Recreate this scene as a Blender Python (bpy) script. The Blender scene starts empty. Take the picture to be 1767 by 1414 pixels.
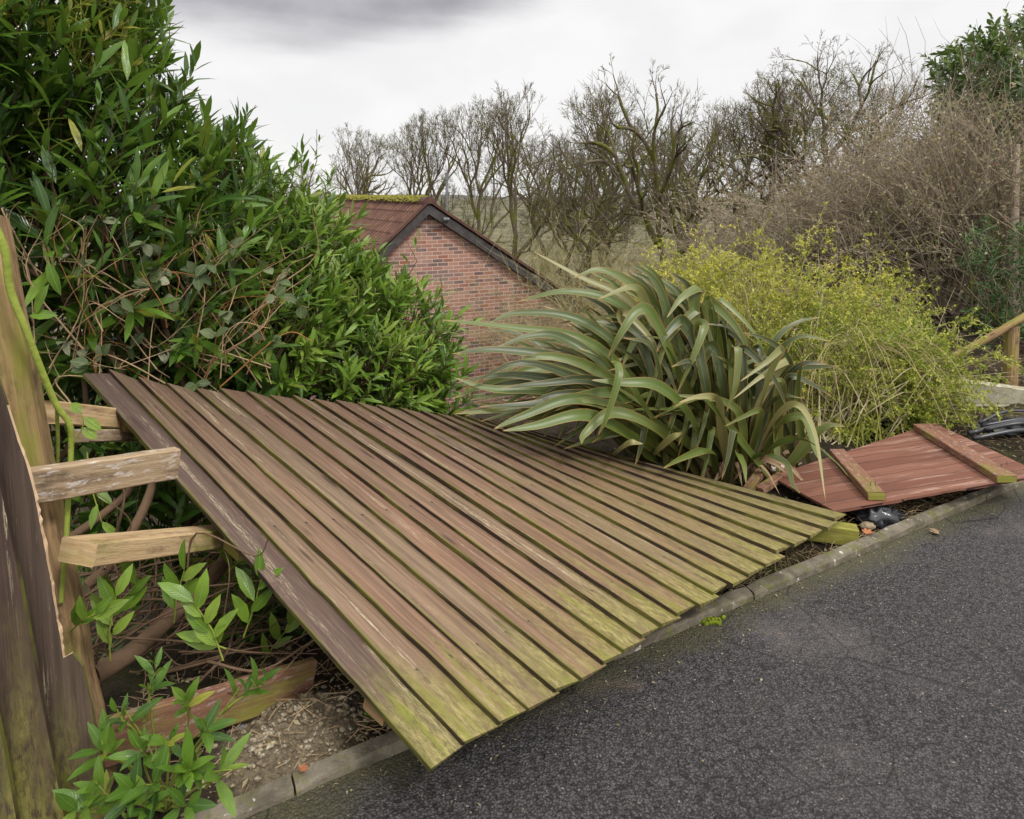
import bpy, math, random
import numpy as np
from mathutils import Vector
R = math.radians
rng = np.random.default_rng(7)
random.seed(7)
S = bpy.context.scene
COL = S.collection

# ------------------------------------------------------------------ camera
F = 1178.0; CX = 883.5; PITCH = R(6); YH = 335.0; YP = YH + F*math.tan(PITCH); H = 1.65
cam = bpy.data.cameras.new('camera'); cam.lens = 36*F/1767; cam.sensor_width = 36
cam.shift_y = -(707-YP)/1767; cam.clip_start = 0.05; cam.clip_end = 2000
co = bpy.data.objects.new('camera', cam); COL.objects.link(co)
co.location = (0, 0, H); co.rotation_euler = (R(90)-PITCH, 0, 0); S.camera = co
S.view_settings.view_transform = 'Standard'; S.view_settings.look = 'None'
S.view_settings.exposure = 0.6; S.view_settings.gamma = 1

# ------------------------------------------------------------------ node helper
class NT:
    def __init__(s, tree): s.t = tree; s.n = tree.nodes; s.l = tree.links
    def new(s, typ, **kw):
        nd = s.n.new(typ)
        for k, v in kw.items(): setattr(nd, k, v)
        return nd
    def put(s, sock, v):
        if isinstance(v, bpy.types.NodeSocket): s.l.new(v, sock)
        elif isinstance(v, (tuple, list)):
            sock.default_value = tuple(v) + ((1,) if len(v) == 3 and len(sock.default_value) == 4 else ())
        else: sock.default_value = v
    def math(s, op, a, b=0.0, c=None, clamp=False):
        nd = s.new('ShaderNodeMath', operation=op, use_clamp=clamp)
        s.put(nd.inputs[0], a); s.put(nd.inputs[1], b)
        if c is not None: s.put(nd.inputs[2], c)
        return nd.outputs[0]
    def ss(s, v, a, b):
        nd = s.new('ShaderNodeMapRange', interpolation_type='SMOOTHSTEP')
        s.put(nd.inputs[0], v); nd.inputs[1].default_value = a; nd.inputs[2].default_value = b
        return nd.outputs[0]
    def mix(s, f, a, b, mode='MIX'):
        nd = s.new('ShaderNodeMix', data_type='RGBA', blend_type=mode)
        s.put(nd.inputs[0], f); s.put(nd.inputs[6], a); s.put(nd.inputs[7], b)
        return nd.outputs[2]
    def noise(s, vec, scale=5, detail=4, rough=0.55, dist=0.0):
        nd = s.new('ShaderNodeTexNoise'); s.put(nd.inputs['Vector'], vec)
        nd.inputs['Scale'].default_value = scale; nd.inputs['Detail'].default_value = detail
        nd.inputs['Roughness'].default_value = rough; nd.inputs['Distortion'].default_value = dist
        return nd.outputs[0]
    def voro(s, vec, scale=5, feature='F1', out=0):
        nd = s.new('ShaderNodeTexVoronoi', feature=feature); s.put(nd.inputs['Vector'], vec)
        nd.inputs['Scale'].default_value = scale
        return nd.outputs[out]
    def ramp(s, f, stops):
        nd = s.new('ShaderNodeValToRGB'); e = nd.color_ramp.elements
        while len(e) > len(stops): e.remove(e[-1])
        while len(e) < len(stops): e.new(0.5)
        for el, (p, c) in zip(e, stops): el.position = p; el.color = tuple(c) + (1,)
        s.put(nd.inputs[0], f); return nd.outputs[0]
    def xyz(s, x, y, z=0.0):
        nd = s.new('ShaderNodeCombineXYZ')
        for i, v in enumerate((x, y, z)): s.put(nd.inputs[i], v)
        return nd.outputs[0]
    def sep(s, v):
        nd = s.new('ShaderNodeSeparateXYZ'); s.put(nd.inputs[0], v); return nd.outputs
    def attr(s, name):
        nd = s.new('ShaderNodeAttribute', attribute_name=name); return nd.outputs['Fac']
    def uv(s): return s.new('ShaderNodeUVMap', uv_map='UVMap').outputs[0]
    def obj(s): return s.new('ShaderNodeTexCoord').outputs['Object']
    def pos(s): return s.new('ShaderNodeNewGeometry').outputs['Position']
    def rnd(s): return s.new('ShaderNodeObjectInfo').outputs['Random']

# ------------------------------------------------------------------ world + sun
SUN_EL, SUN_AZ = R(50), R(135)         # azimuth measured from +Y (away), clockwise
w = bpy.data.worlds.new('World'); S.world = w; w.use_nodes = True
n = NT(w.node_tree); n.n.clear()
sky = n.new('ShaderNodeTexSky', sky_type='NISHITA', sun_disc=False, sun_elevation=SUN_EL, sun_rotation=SUN_AZ)
vec = n.new('ShaderNodeTexCoord').outputs['Generated']
x, y, z = n.sep(vec)
el = n.math('ARCSINE', z)
az = n.math('ARCTAN2', x, y)
nz = n.noise(n.xyz(n.math('MULTIPLY', az, 1.6), n.math('MULTIPLY', el, 7.0), 0.3), 2.0, 6, 0.5)
nz2 = n.noise(n.xyz(n.math('MULTIPLY', az, 3.0), n.math('MULTIPLY', el, 5.0), 4.3), 2.2, 5, 0.5)
# a grey cloud bank hangs low ahead and to the left, thinning to the right
e2 = n.math('SUBTRACT', n.math('ADD', el, n.math('MULTIPLY', n.math('SUBTRACT', nz, 0.5), 0.10)),
            n.math('MULTIPLY', n.math('MAXIMUM', n.math('ADD', az, 0.10), 0.0), 0.30))
band = n.math('MULTIPLY', n.ss(e2, 0.195, 0.255), n.math('SUBTRACT', 1.0, n.ss(el, 0.5, 0.8)))
white = n.mix(n.ss(nz2, 0.35, 0.7), (0.575, 0.57, 0.57), (0.625, 0.615, 0.612))
grey = n.mix(n.ss(nz2, 0.3, 0.7), (0.25, 0.245, 0.262), (0.37, 0.363, 0.378))
cl = n.mix(band, white, grey)
back = n.math('MULTIPLY', n.ss(n.math('MULTIPLY', y, -1.0), 0.0, 0.8), n.ss(el, 0.02, .25))  # brighter sky added behind the camera, out of view, to light facing surfaces
top = n.mix(n.ss(el, 0.45, 1.2), n.mix(back, cl, (1.15, 1.12, 1.06)), (1.60, 1.56, 1.48))    # overcast sky brightens to the zenith
mul = n.new('ShaderNodeMix', data_type='RGBA', blend_type='ADD'); mul.inputs[0].default_value = 0.004
n.put(mul.inputs[6], top); n.put(mul.inputs[7], sky.outputs[0])
bg = n.new('ShaderNodeBackground'); n.put(bg.inputs[0], mul.outputs[2]); bg.inputs[1].default_value = 1.0
out = n.new('ShaderNodeOutputWorld'); n.l.new(bg.outputs[0], out.inputs[0])
sl = bpy.data.lights.new('sun', 'SUN'); sl.energy = 1.5; sl.angle = R(12); sl.color = (1, 0.97, 0.92)
so = bpy.data.objects.new('sun', sl); COL.objects.link(so)
sd = Vector((math.sin(SUN_AZ)*math.cos(SUN_EL), math.cos(SUN_AZ)*math.cos(SUN_EL), math.sin(SUN_EL)))
so.rotation_euler = sd.to_track_quat('Z', 'Y').to_euler()

# ------------------------------------------------------------------ geometry helpers
FW = np.array([0, math.cos(PITCH), -math.sin(PITCH)]); UPV = np.array([0, math.sin(PITCH), math.cos(PITCH)])
CAMP = np.array([0, 0, H])
def ray(px, py): return np.array([(px-CX)/F, 0, 0]) - (py-YP)/F*UPV + FW
def at(px, py, depth): return CAMP + ray(px, py)*depth
def gz(px, py, z=0.0):
    r = ray(px, py); return CAMP + r*((z-H)/r[2])
def V(*a): return np.array(a, float)
def unit(v): v = np.asarray(v, float); return v/(np.linalg.norm(v)+1e-9)
def perp(t):
    a = np.array([0, 0, 1.]) if abs(t[2]) < 0.9 else np.array([1., 0, 0])
    return unit(np.cross(t, a))

class MB:
    def __init__(s): s.v = []; s.f = []; s.uv = []; s.r = []; s.m = []; s.n = 0
    def add(s, verts, faces, uv=None, r=0.5, mi=0):
        verts = np.asarray(verts, float); k = len(verts); o = s.n
        s.v.append(verts)
        s.uv.append(np.zeros((k, 2)) if uv is None else np.asarray(uv, float))
        s.r.append(np.full(k, r) if np.isscalar(r) else np.asarray(r, float))
        s.f.extend([tuple(i+o for i in f) for f in faces]); s.m.extend([mi]*len(faces)); s.n += k
        return s
    def build(s, name, mats, parent=None, smooth=False):
        me = bpy.data.meshes.new(name)
        v = np.concatenate(s.v)
        me.from_pydata(v.tolist(), [], s.f)
        if not isinstance(mats, (list, tuple)): mats = [mats]
        for m in mats: me.materials.append(m)
        li = np.empty(len(me.loops), dtype=np.int32); me.loops.foreach_get('vertex_index', li)
        ul = me.uv_layers.new(name='UVMap'); ul.data.foreach_set('uv', np.concatenate(s.uv)[li].astype(np.float32).ravel())
        a = me.attributes.new('rnd', 'FLOAT', 'POINT'); a.data.foreach_set('value', np.concatenate(s.r).astype(np.float32))
        if len(mats) > 1: me.polygons.foreach_set('material_index', np.array(s.m, dtype=np.int32))
        if smooth: me.polygons.foreach_set('use_smooth', np.ones(len(me.polygons), dtype=bool))
        me.validate(); me.update()
        o = bpy.data.objects.new(name, me); COL.objects.link(o)
        if parent is not None: o.parent = parent; o.matrix_parent_inverse = parent_inv(parent)
        return o
def parent_inv(p):
    from mathutils import Matrix
    return Matrix.Translation(-Vector(p.location)) if p.type == 'EMPTY' else Matrix.Identity(4)

def tag(o, label=None, cat=None, group=None, kind=None):
    if label: o['label'] = label
    if cat: o['category'] = cat
    if group: o['group'] = group
    if kind: o['kind'] = kind
    return o
def thing(name, loc, label, cat, group=None):
    o = bpy.data.objects.new(name, None); COL.objects.link(o); o.location = tuple(float(c) for c in loc)
    o.empty_display_size = 0.1
    return tag(o, label, cat, group)
def copy_tree(root, loc, rz=0.0, sc=1.0, label=None):
    c = root.copy(); COL.objects.link(c); c.location = tuple(float(q) for q in loc)
    c.rotation_euler = (0, 0, rz); c.scale = (sc, sc, sc) if np.isscalar(sc) else sc
    if label: c['label'] = label
    for ch in list(root.children):
        d = ch.copy(); COL.objects.link(d); d.parent = c
    return c

def tube(mb, P, rad, sides=5, r=0.5, cap=False, mi=0):
    P = np.asarray(P, float); k = len(P); rad = np.broadcast_to(np.asarray(rad, float), (k,))
    T = np.gradient(P, axis=0); T /= (np.linalg.norm(T, axis=1)[:, None]+1e-9)
    ref = perp(T[0]); A = ref - (T@ref)[:, None]*T; A /= (np.linalg.norm(A, axis=1)[:, None]+1e-9); B = np.cross(T, A)
    ang = np.arange(sides)*2*math.pi/sides
    ring = P[:, None, :] + rad[:, None, None]*(np.cos(ang)[None, :, None]*A[:, None, :] + np.sin(ang)[None, :, None]*B[:, None, :])
    L = np.concatenate([[0], np.cumsum(np.linalg.norm(np.diff(P, axis=0), axis=1))])
    uv = np.stack([np.repeat(L, sides), np.tile(ang, k)*0.02], 1)
    fs = [(i*sides+j, i*sides+(j+1) % sides, (i+1)*sides+(j+1) % sides, (i+1)*sides+j) for i in range(k-1) for j in range(sides)]
    if cap: fs += [tuple(range(sides))[::-1], tuple((k-1)*sides+j for j in range(sides))]
    mb.add(ring.reshape(-1, 3), fs, uv, r, mi)

def crom(P, m=6):
    P = np.asarray(P, float)
    Q = np.vstack([2*P[0]-P[1], P, 2*P[-1]-P[-2]]); out = []
    for i in range(1, len(Q)-2):
        for t in np.arange(m)/m:
            a, b, c, d = Q[i-1], Q[i], Q[i+1], Q[i+2]
            out.append(0.5*(2*b+(c-a)*t+(2*a-5*b+4*c-d)*t*t+(3*b-a-3*c+d)*t**3))
    out.append(P[-1]); return np.array(out)

def beam(mb, P0, P1, wv, hv, ch=0.004, r=0.5, jag0=0, jag1=0, nseg=8, wob=.0007, mi=0):
    """a sawn timber from P0 to P1; wv, hv full cross-section vectors"""
    P0, P1, wv, hv = map(lambda q: np.asarray(q, float), (P0, P1, wv, hv))
    W, Hh = np.linalg.norm(wv), np.linalg.norm(hv); wu, hu = wv/W, hv/Hh
    a, b = W/2, Hh/2; c = min(ch, a*.5, b*.5)
    prof = [(-a+c, -b), (a-c, -b), (a, -b+c), (a, b-c), (a-c, b), (-a+c, b), (-a, b-c), (-a, -b+c)]
    per = [0]
    for i in range(8):
        p, q = prof[i], prof[(i+1) % 8]; per.append(per[-1]+math.hypot(q[0]-p[0], q[1]-p[1]))
    L = np.linalg.norm(P1-P0); t = np.linspace(0, 1, nseg+1); vs = []; uv = []
    for i, s in enumerate(t):
        o = P0+(P1-P0)*s + (wu*rng.normal()+hu*rng.normal())*wob*(0 < i < nseg)
        for j, (p, q) in enumerate(prof):
            jg = 0
            if i == 0: jg = -abs(rng.normal())*jag0
            if i == nseg: jg = abs(rng.normal())*jag1
            vs.append(o + wu*p + hu*q + (P1-P0)/L*jg); uv.append((s*L, per[j]))
    fs = [(i*8+j, i*8+(j+1) % 8, (i+1)*8+(j+1) % 8, (i+1)*8+j) for i in range(nseg) for j in range(8)]
    for i_, fl in ((0, True), (nseg, False)):      # end grain with its own mapping
        o_ = len(vs); vs += [vs[i_*8+j] for j in range(8)]; uv += [(p*.35+.02, q*.6+.05) for p, q in prof]
        fs.append(tuple(o_+j for j in (range(7, -1, -1) if fl else range(8))))
    mb.add(vs, fs, uv, r, mi)

# leaf template: 11 verts along a folded blade
LT = np.array([[0, 0]] + [[t, s] for t in (.22, .5, .8) for s in (-1, 0, 1)] + [[1, 0]], float)
LF = [(0, 2, 1), (0, 3, 2), (1, 2, 5, 4), (2, 3, 6, 5), (4, 5, 8, 7), (5, 6, 9, 8), (7, 8, 10), (8, 9, 10)]
LW = {.22: .72, .5: 1.0, .8: .62}
def leaves(mb, P, D, N, L, W, rnd, droop=0.25, fold=0.25):
    """many leaves at once"""
    P, D, N = (np.asarray(a, float) for a in (P, D, N)); k = len(P)
    L = np.broadcast_to(L, (k,)); W = np.broadcast_to(W, (k,)); rnd = np.broadcast_to(rnd, (k,))
    D = D/(np.linalg.norm(D, axis=1)[:, None]+1e-9)
    B = np.cross(N, D); B /= (np.linalg.norm(B, axis=1)[:, None]+1e-9); N = np.cross(D, B)
    t = LT[:, 0]; s = LT[:, 1]; wd = np.array([0]+[LW[q] for q in (.22, .5, .8) for _ in range(3)]+[0])
    dr = np.asarray(droop); dr = np.broadcast_to(dr, (k,))
    pts = (P[:, None] + D[:, None]*(t[None, :, None]*L[:, None, None])
           + B[:, None]*((s*wd)[None, :, None]*W[:, None, None]*.5)
           + N[:, None]*((-(t**2)[None, :]*dr[:, None]*L[:, None] + (np.abs(s)*wd)[None, :]*fold*W[:, None]*.5)[..., None]))
    uv = np.tile(np.stack([t, s*.5+.5], 1), (k, 1))
    base = mb.n; mb.v.append(pts.reshape(-1, 3)); mb.uv.append(uv); mb.r.append(np.repeat(rnd, 11))
    tr = [np.array(f) for f in LF]
    for i in range(k):
        o = base+i*11
        mb.f.extend([(o, o+2, o+1), (o, o+3, o+2), (o+1, o+2, o+5, o+4), (o+2, o+3, o+6, o+5), (o+4, o+5, o+8, o+7), (o+5, o+6, o+9, o+8), (o+7, o+8, o+10), (o+8, o+9, o+10)])
    mb.m.extend([0]*(8*k)); mb.n += 11*k
def bits(mb, P, D, N, L, W, rnd):
    """tiny two-triangle leaflets"""
    P, D, N = (np.asarray(a, float) for a in (P, D, N)); k = len(P)
    L = np.broadcast_to(L, (k,)); W = np.broadcast_to(W, (k,)); rnd = np.broadcast_to(rnd, (k,))
    D = D/(np.linalg.norm(D, axis=1)[:, None]+1e-9); B = np.cross(N, D); B /= (np.linalg.norm(B, axis=1)[:, None]+1e-9)
    Nn = np.cross(D, B)
    v = np.stack([P, P+D*(L*.5)[:, None]+B*(W*.5)[:, None]+Nn*(W*.15)[:, None], P+D*L[:, None], P+D*(L*.5)[:, None]-B*(W*.5)[:, None]+Nn*(W*.15)[:, None]], 1)
    base = mb.n; mb.v.append(v.reshape(-1, 3)); mb.uv.append(np.tile([[0, .5], [.5, 1], [1, .5], [.5, 0]], (k, 1))); mb.r.append(np.repeat(rnd, 4))
    mb.f.extend([(base+4*i, base+4*i+1, base+4*i+2, base+4*i+3) for i in range(k)]); mb.m.extend([0]*k); mb.n += 4*k
def rdir(k=None):
    v = rng.normal(size=(k or 1, 3)); v /= np.linalg.norm(v, axis=1)[:, None]
    return v if k else v[0]

# ------------------------------------------------------------------ materials
def mat(name, rough=0.8, spec=0.3):
    m = bpy.data.materials.new(name); m.use_nodes = True; t = NT(m.node_tree); t.n.clear()
    b = t.new('ShaderNodeBsdfPrincipled'); b.inputs['Roughness'].default_value = rough
    b.inputs['Specular IOR Level'].default_value = spec
    o = t.new('ShaderNodeOutputMaterial'); t.l.new(b.outputs[0], o.inputs[0]); t.b = b; t.o = o
    def bump(h, st=0.4, dist=0.01):
        nd = t.new('ShaderNodeBump'); nd.inputs['Strength'].default_value = st; nd.inputs['Distance'].default_value = dist
        t.put(nd.inputs['Height'], h); t.l.new(nd.outputs[0], b.inputs['Normal'])
    t.bump = bump; return m, t

def leaf_mat(name, stops, rough=0.4, trans=0.25, rib=None, spec=0.4, tint=.5):
    m, t = mat(name, rough, spec)
    r = t.attr('rnd'); u, v, _ = t.sep(t.uv())
    c = t.ramp(r, stops)
    c = t.mix(t.ss(t.noise(t.pos(), 14, 3), .35, .7), c, t.mix(.4, c, (0.012, 0.03, 0.012)))
    if rib:
        d = t.math('ABSOLUTE', t.math('SUBTRACT', v, 0.5))
        c = t.mix(t.math('SUBTRACT', 1, t.ss(d, 0.0, 0.07)), c, rib)
        veins = t.math('SINE', t.math('MULTIPLY', t.math('ADD', u, t.math('MULTIPLY', d, -.5)), 75))
        t.bump(t.math('ADD', t.math('MULTIPLY', veins, .3), t.ss(d, 0, .12)), .35, .002)
    t.put(t.b.inputs['Base Color'], c)
    tr = t.new('ShaderNodeBsdfTranslucent'); t.put(tr.inputs[0], t.mix(tint, c, (.25, .4, .05), 'MIX'))
    mx = t.new('ShaderNodeMixShader'); mx.inputs[0].default_value = trans
    t.l.new(t.b.outputs[0], mx.inputs[1]); t.l.new(tr.outputs[0], mx.inputs[2]); t.l.new(mx.outputs[0], t.o.inputs[0])
    return m

def bark_mat(name, c1, c2, moss=None, mossamt=(.55, .65), sc=8):
    m, t = mat(name, 0.9, .2)
    p = t.obj(); r = t.attr('rnd')
    c = t.mix(t.noise(p, sc*3, 4), c1, c2)
    c = t.mix(t.math('MULTIPLY', r, .5), c, t.mix(.5, c2, c1))
    if moss:
        c = t.mix(t.ss(t.math('ADD', t.noise(p, sc*.35, 3), t.math('MULTIPLY', r, .0)), *mossamt), c, moss)
    t.put(t.b.inputs['Base Color'], c); t.bump(t.noise(p, sc*6, 4), .5, .01)
    return m

def board_mat(name, c_red, c_brown, c_dark, moss=1.0, pale=.5, L=1.83, mossfrom=.75, mcs=0.0, fineamt=.35, nails=()):
    m, t = mat(name, .72, .25)
    u, v, _ = t.sep(t.uv()); r = t.rnd(); ro = t.math('MULTIPLY', r, 91.7)
    def st(su, sv, off=0.0): return t.xyz(t.math('MULTIPLY', u, su), t.math('MULTIPLY', v, sv), t.math('ADD', ro, off))
    big = t.noise(st(1.6, 9), 1, 3)
    c = t.mix(t.ss(t.math('ADD', t.math('MULTIPLY', big, .6), t.math('MULTIPLY', t.math('FRACT', t.math('MULTIPLY', r, 7.3)), .5)), .35, .8), c_red, c_brown)
    grain = t.noise(st(2.2, 75, 3), 1, 7, .65)
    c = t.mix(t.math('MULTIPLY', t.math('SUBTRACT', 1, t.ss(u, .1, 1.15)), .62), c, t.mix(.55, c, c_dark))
    c = t.mix(t.ss(grain, .38, .70), t.mix(.55, c, c_dark), c)
    fine = t.noise(st(7, 330, 5), 1, 3)
    c = t.mix(t.math('MULTIPLY', t.ss(fine, .5, .8), fineamt), c, (.36, .27, .20))
    # knots
    kn = t.voro(st(2.6, 11, 8), 1)
    c = t.mix(t.math('MULTIPLY', t.math('SUBTRACT', 1, t.ss(kn, .08, .17)), .8), c, (.045, .028, .022))
    # dirt blotches
    c = t.mix(t.math('MULTIPLY', t.ss(t.noise(st(5, 22, 11), 1, 6, .7), .56, .75), .6), c, (.06, .045, .04))
    # bare pale wood where the stain has flaked, in streaks
    ps = t.math('MULTIPLY', t.ss(t.noise(st(1.3, 26, 14), 1, 3), .63-.1*pale, .72), t.ss(t.noise(st(22, 300, 17), 1, 5, .75), .49, .56))
    c = t.mix(t.math('MULTIPLY', ps, .95), c, (.44, .37, .25))
    fl = t.math('MULTIPLY', t.ss(t.noise(st(16, 210, 41), 1, 3, .6), .66, .70), t.ss(t.noise(st(1.8, 7, 43), 1, 3), .42, .6))
    c = t.mix(t.math('MULTIPLY', fl, .8*min(1, fineamt*2.5)), c, (.42, .35, .25))
    for k_, un in enumerate(nails):        # nail heads with a short rust run below each
        du = t.math('SUBTRACT', u, un+.012*k_); dv = t.math('ABSOLUTE', t.math('SUBTRACT', v, .056))
        dn = t.math('SQRT', t.math('ADD', t.math('POWER', du, 2.0), t.math('POWER', dv, 2.0)))
        run = t.math('MULTIPLY', t.math('MULTIPLY', t.ss(du, -.012, .004), t.math('SUBTRACT', 1, t.ss(du, .01, .13))), t.math('SUBTRACT', 1, t.ss(dv, .002, .011)))
        c = t.mix(t.math('MULTIPLY', run, .5), c, (.05, .03, .022))
        c = t.mix(t.math('SUBTRACT', 1, t.ss(dn, .0035, .0055)), c, (.02, .016, .015))
    # moss and algae towards the ends that stood on the ground, and along the laps
    low = t.ss(t.math('ADD', u, t.math('MULTIPLY', t.math('SUBTRACT', t.noise(st(2.5, 14, 20), 1, 4), .5), 1.1)), L*mossfrom, L*1.05)
    low = t.math('MAXIMUM', low, t.math('MULTIPLY', t.attr('rnd'), t.ss(t.math('ADD', u, t.math('MULTIPLY', t.math('SUBTRACT', t.noise(st(2.5, 14, 47), 1, 4), .5), 1.2)), L*.30, L*.85)))
    mn = t.noise(st(26, 70, 23), 1, 7, .75)
    mc = t.mix(t.ss(mn, .35, .68), (.095, .085, .022), (.29, .25, .095))
    mc = t.mix(t.math('MULTIPLY', t.ss(t.noise(st(4, 30, 26), 1, 3), .50, .68), .8), mc, (.15, .165, .015))
    mc = t.mix(mcs, mc, (.10, .095, .012))
    c = t.mix(t.math('MULTIPLY', low, t.math('MULTIPLY', t.ss(mn, .26+.14*mcs, .50+.06*mcs), .92*moss)), c, mc)
    edge = t.math('SUBTRACT', 1, t.ss(v, .0, .013))
    c = t.mix(t.math('MULTIPLY', edge, t.math('MULTIPLY', t.ss(t.noise(st(3.2, 4, 29), 1, 4), .42, .6), .8*moss)), c, (.115, .11, .02))
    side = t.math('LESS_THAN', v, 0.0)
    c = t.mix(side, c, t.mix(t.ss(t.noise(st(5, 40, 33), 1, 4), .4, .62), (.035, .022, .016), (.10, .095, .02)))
    t.put(t.b.inputs['Base Color'], c)
    t.bump(t.math('ADD', grain, t.math('MULTIPLY', mn, t.math('MULTIPLY', low, 1.2))), .55, .004)
    return m

def timber_mat(name, c1, c2, stain=(.10, .08, .07), moss=0.0, pale=0.0):
    m, t = mat(name, .8, .2)
    u, v, _ = t.sep(t.uv()); ro = t.math('MULTIPLY', t.rnd(), 71)
    def st(su, sv, off=0.0): return t.xyz(t.math('MULTIPLY', u, su), t.math('MULTIPLY', v, sv), t.math('ADD', ro, off))
    g = t.noise(st(3, 90), 1, 6, .6)
    c = t.mix(t.ss(g, .35, .7), c1, c2)
    c = t.mix(t.math('MULTIPLY', t.ss(t.noise(st(6, 18, 4), 1, 7, .75), .48, .66), .8), c, stain)
    kn = t.voro(st(4, 16, 9), 1)
    c = t.mix(t.math('MULTIPLY', t.math('SUBTRACT', 1, t.ss(kn, .05, .13)), .7), c, (.06, .03, .02))
    if pale: c = t.mix(t.math('MULTIPLY', t.ss(t.noise(st(20, 60, 14), 1, 7, .78), .53, .62), pale), c, (.5, .45, .42))
    if moss: c = t.mix(t.math('MULTIPLY', t.ss(t.noise(st(3, 9, 19), 1, 5, .6), .5-.2*moss, .72-.2*moss), .9), c, t.mix(g, (.12, .12, .015), (.24, .22, .05)))
    t.put(t.b.inputs['Base Color'], c); t.bump(t.math('ADD', g, t.noise(st(40, 200, 3), 1, 3)), .5, .003)
    return m

M = {}
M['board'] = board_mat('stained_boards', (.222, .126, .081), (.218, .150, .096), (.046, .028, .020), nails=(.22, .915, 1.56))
M['board_first'] = board_mat('flaking_dark_board', (.105, .064, .05), (.12, .085, .065), (.04, .028, .024), pale=1.3)
M['board_dark'] = board_mat('weathered_dark_boards', (.072, .044, .034), (.085, .058, .042), (.022, .014, .011), moss=1.2, pale=.1, L=1.6, mossfrom=.66, mcs=.5, fineamt=.10)
M['pine'] = timber_mat('sawn_pine', (.40, .27, .14), (.54, .40, .235), stain=(.17, .10, .06), moss=.12)
M['lichen_pine'] = timber_mat('lichen_spotted_pine', (.25, .175, .105), (.37, .275, .175), stain=(.075, .05, .036), pale=.75)
M['post'] = timber_mat('mossy_post', (.20, .122, .062), (.31, .205, .105), stain=(.055, .034, .022), moss=.20)
M['red_timber'] = timber_mat('red_stained_timber', (.16, .075, .048), (.22, .115, .07), stain=(.10, .05, .04), moss=.08, pale=.35)
M['moss_timber'] = timber_mat('green_mossy_timber', (.22, .21, .05), (.32, .30, .08), stain=(.10, .08, .03), moss=.9)
M['split'] = timber_mat('freshly_split_wood', (.42, .285, .175), (.52, .37, .24), stain=(.3, .19, .11))

def m_redback():
    m, t = mat('red_stained_boarding', .75, .25)
    u, v, _ = t.sep(t.uv())
    bd = t.math('FLOOR', t.math('DIVIDE', v, .1)); fr = t.math('FRACT', t.math('DIVIDE', v, .1))
    rb = t.new('ShaderNodeTexWhiteNoise', noise_dimensions='1D'); t.put(rb.inputs['W'], bd); rb = rb.outputs[0]
    st = lambda a, b, o: t.xyz(t.math('MULTIPLY', u, a), t.math('MULTIPLY', v, b), t.math('ADD', t.math('MULTIPLY', rb, 17), o))
    c = t.mix(rb, (.145, .058, .036), (.21, .094, .062))
    g = t.noise(st(2, 70, 0), 1, 6, .6)
    c = t.mix(t.ss(g, .35, .7), t.mix(.4, c, (.10, .04, .03)), c)
    c = t.mix(t.math('MULTIPLY', t.math('MULTIPLY', t.ss(t.noise(st(1.2, 14, 5), 1, 4), .52, .7), t.ss(t.noise(st(10, 170, 7), 1, 4, .7), .45, .56)), .7), c, (.40, .28, .23))
    c = t.mix(t.math('MULTIPLY', t.ss(t.noise(st(3, 10, 9), 1, 6, .7), .50, .66), .65), c, (.085, .04, .028))
    c = t.mix(t.math('ADD', t.math('LESS_THAN', fr, .045), 0), c, (.035, .015, .012))
    t.put(t.b.inputs['Base Color'], c); t.bump(t.math('ADD', g, t.ss(fr, 0, .06)), .5, .004)
    return m
M['redback'] = m_redback()

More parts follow.
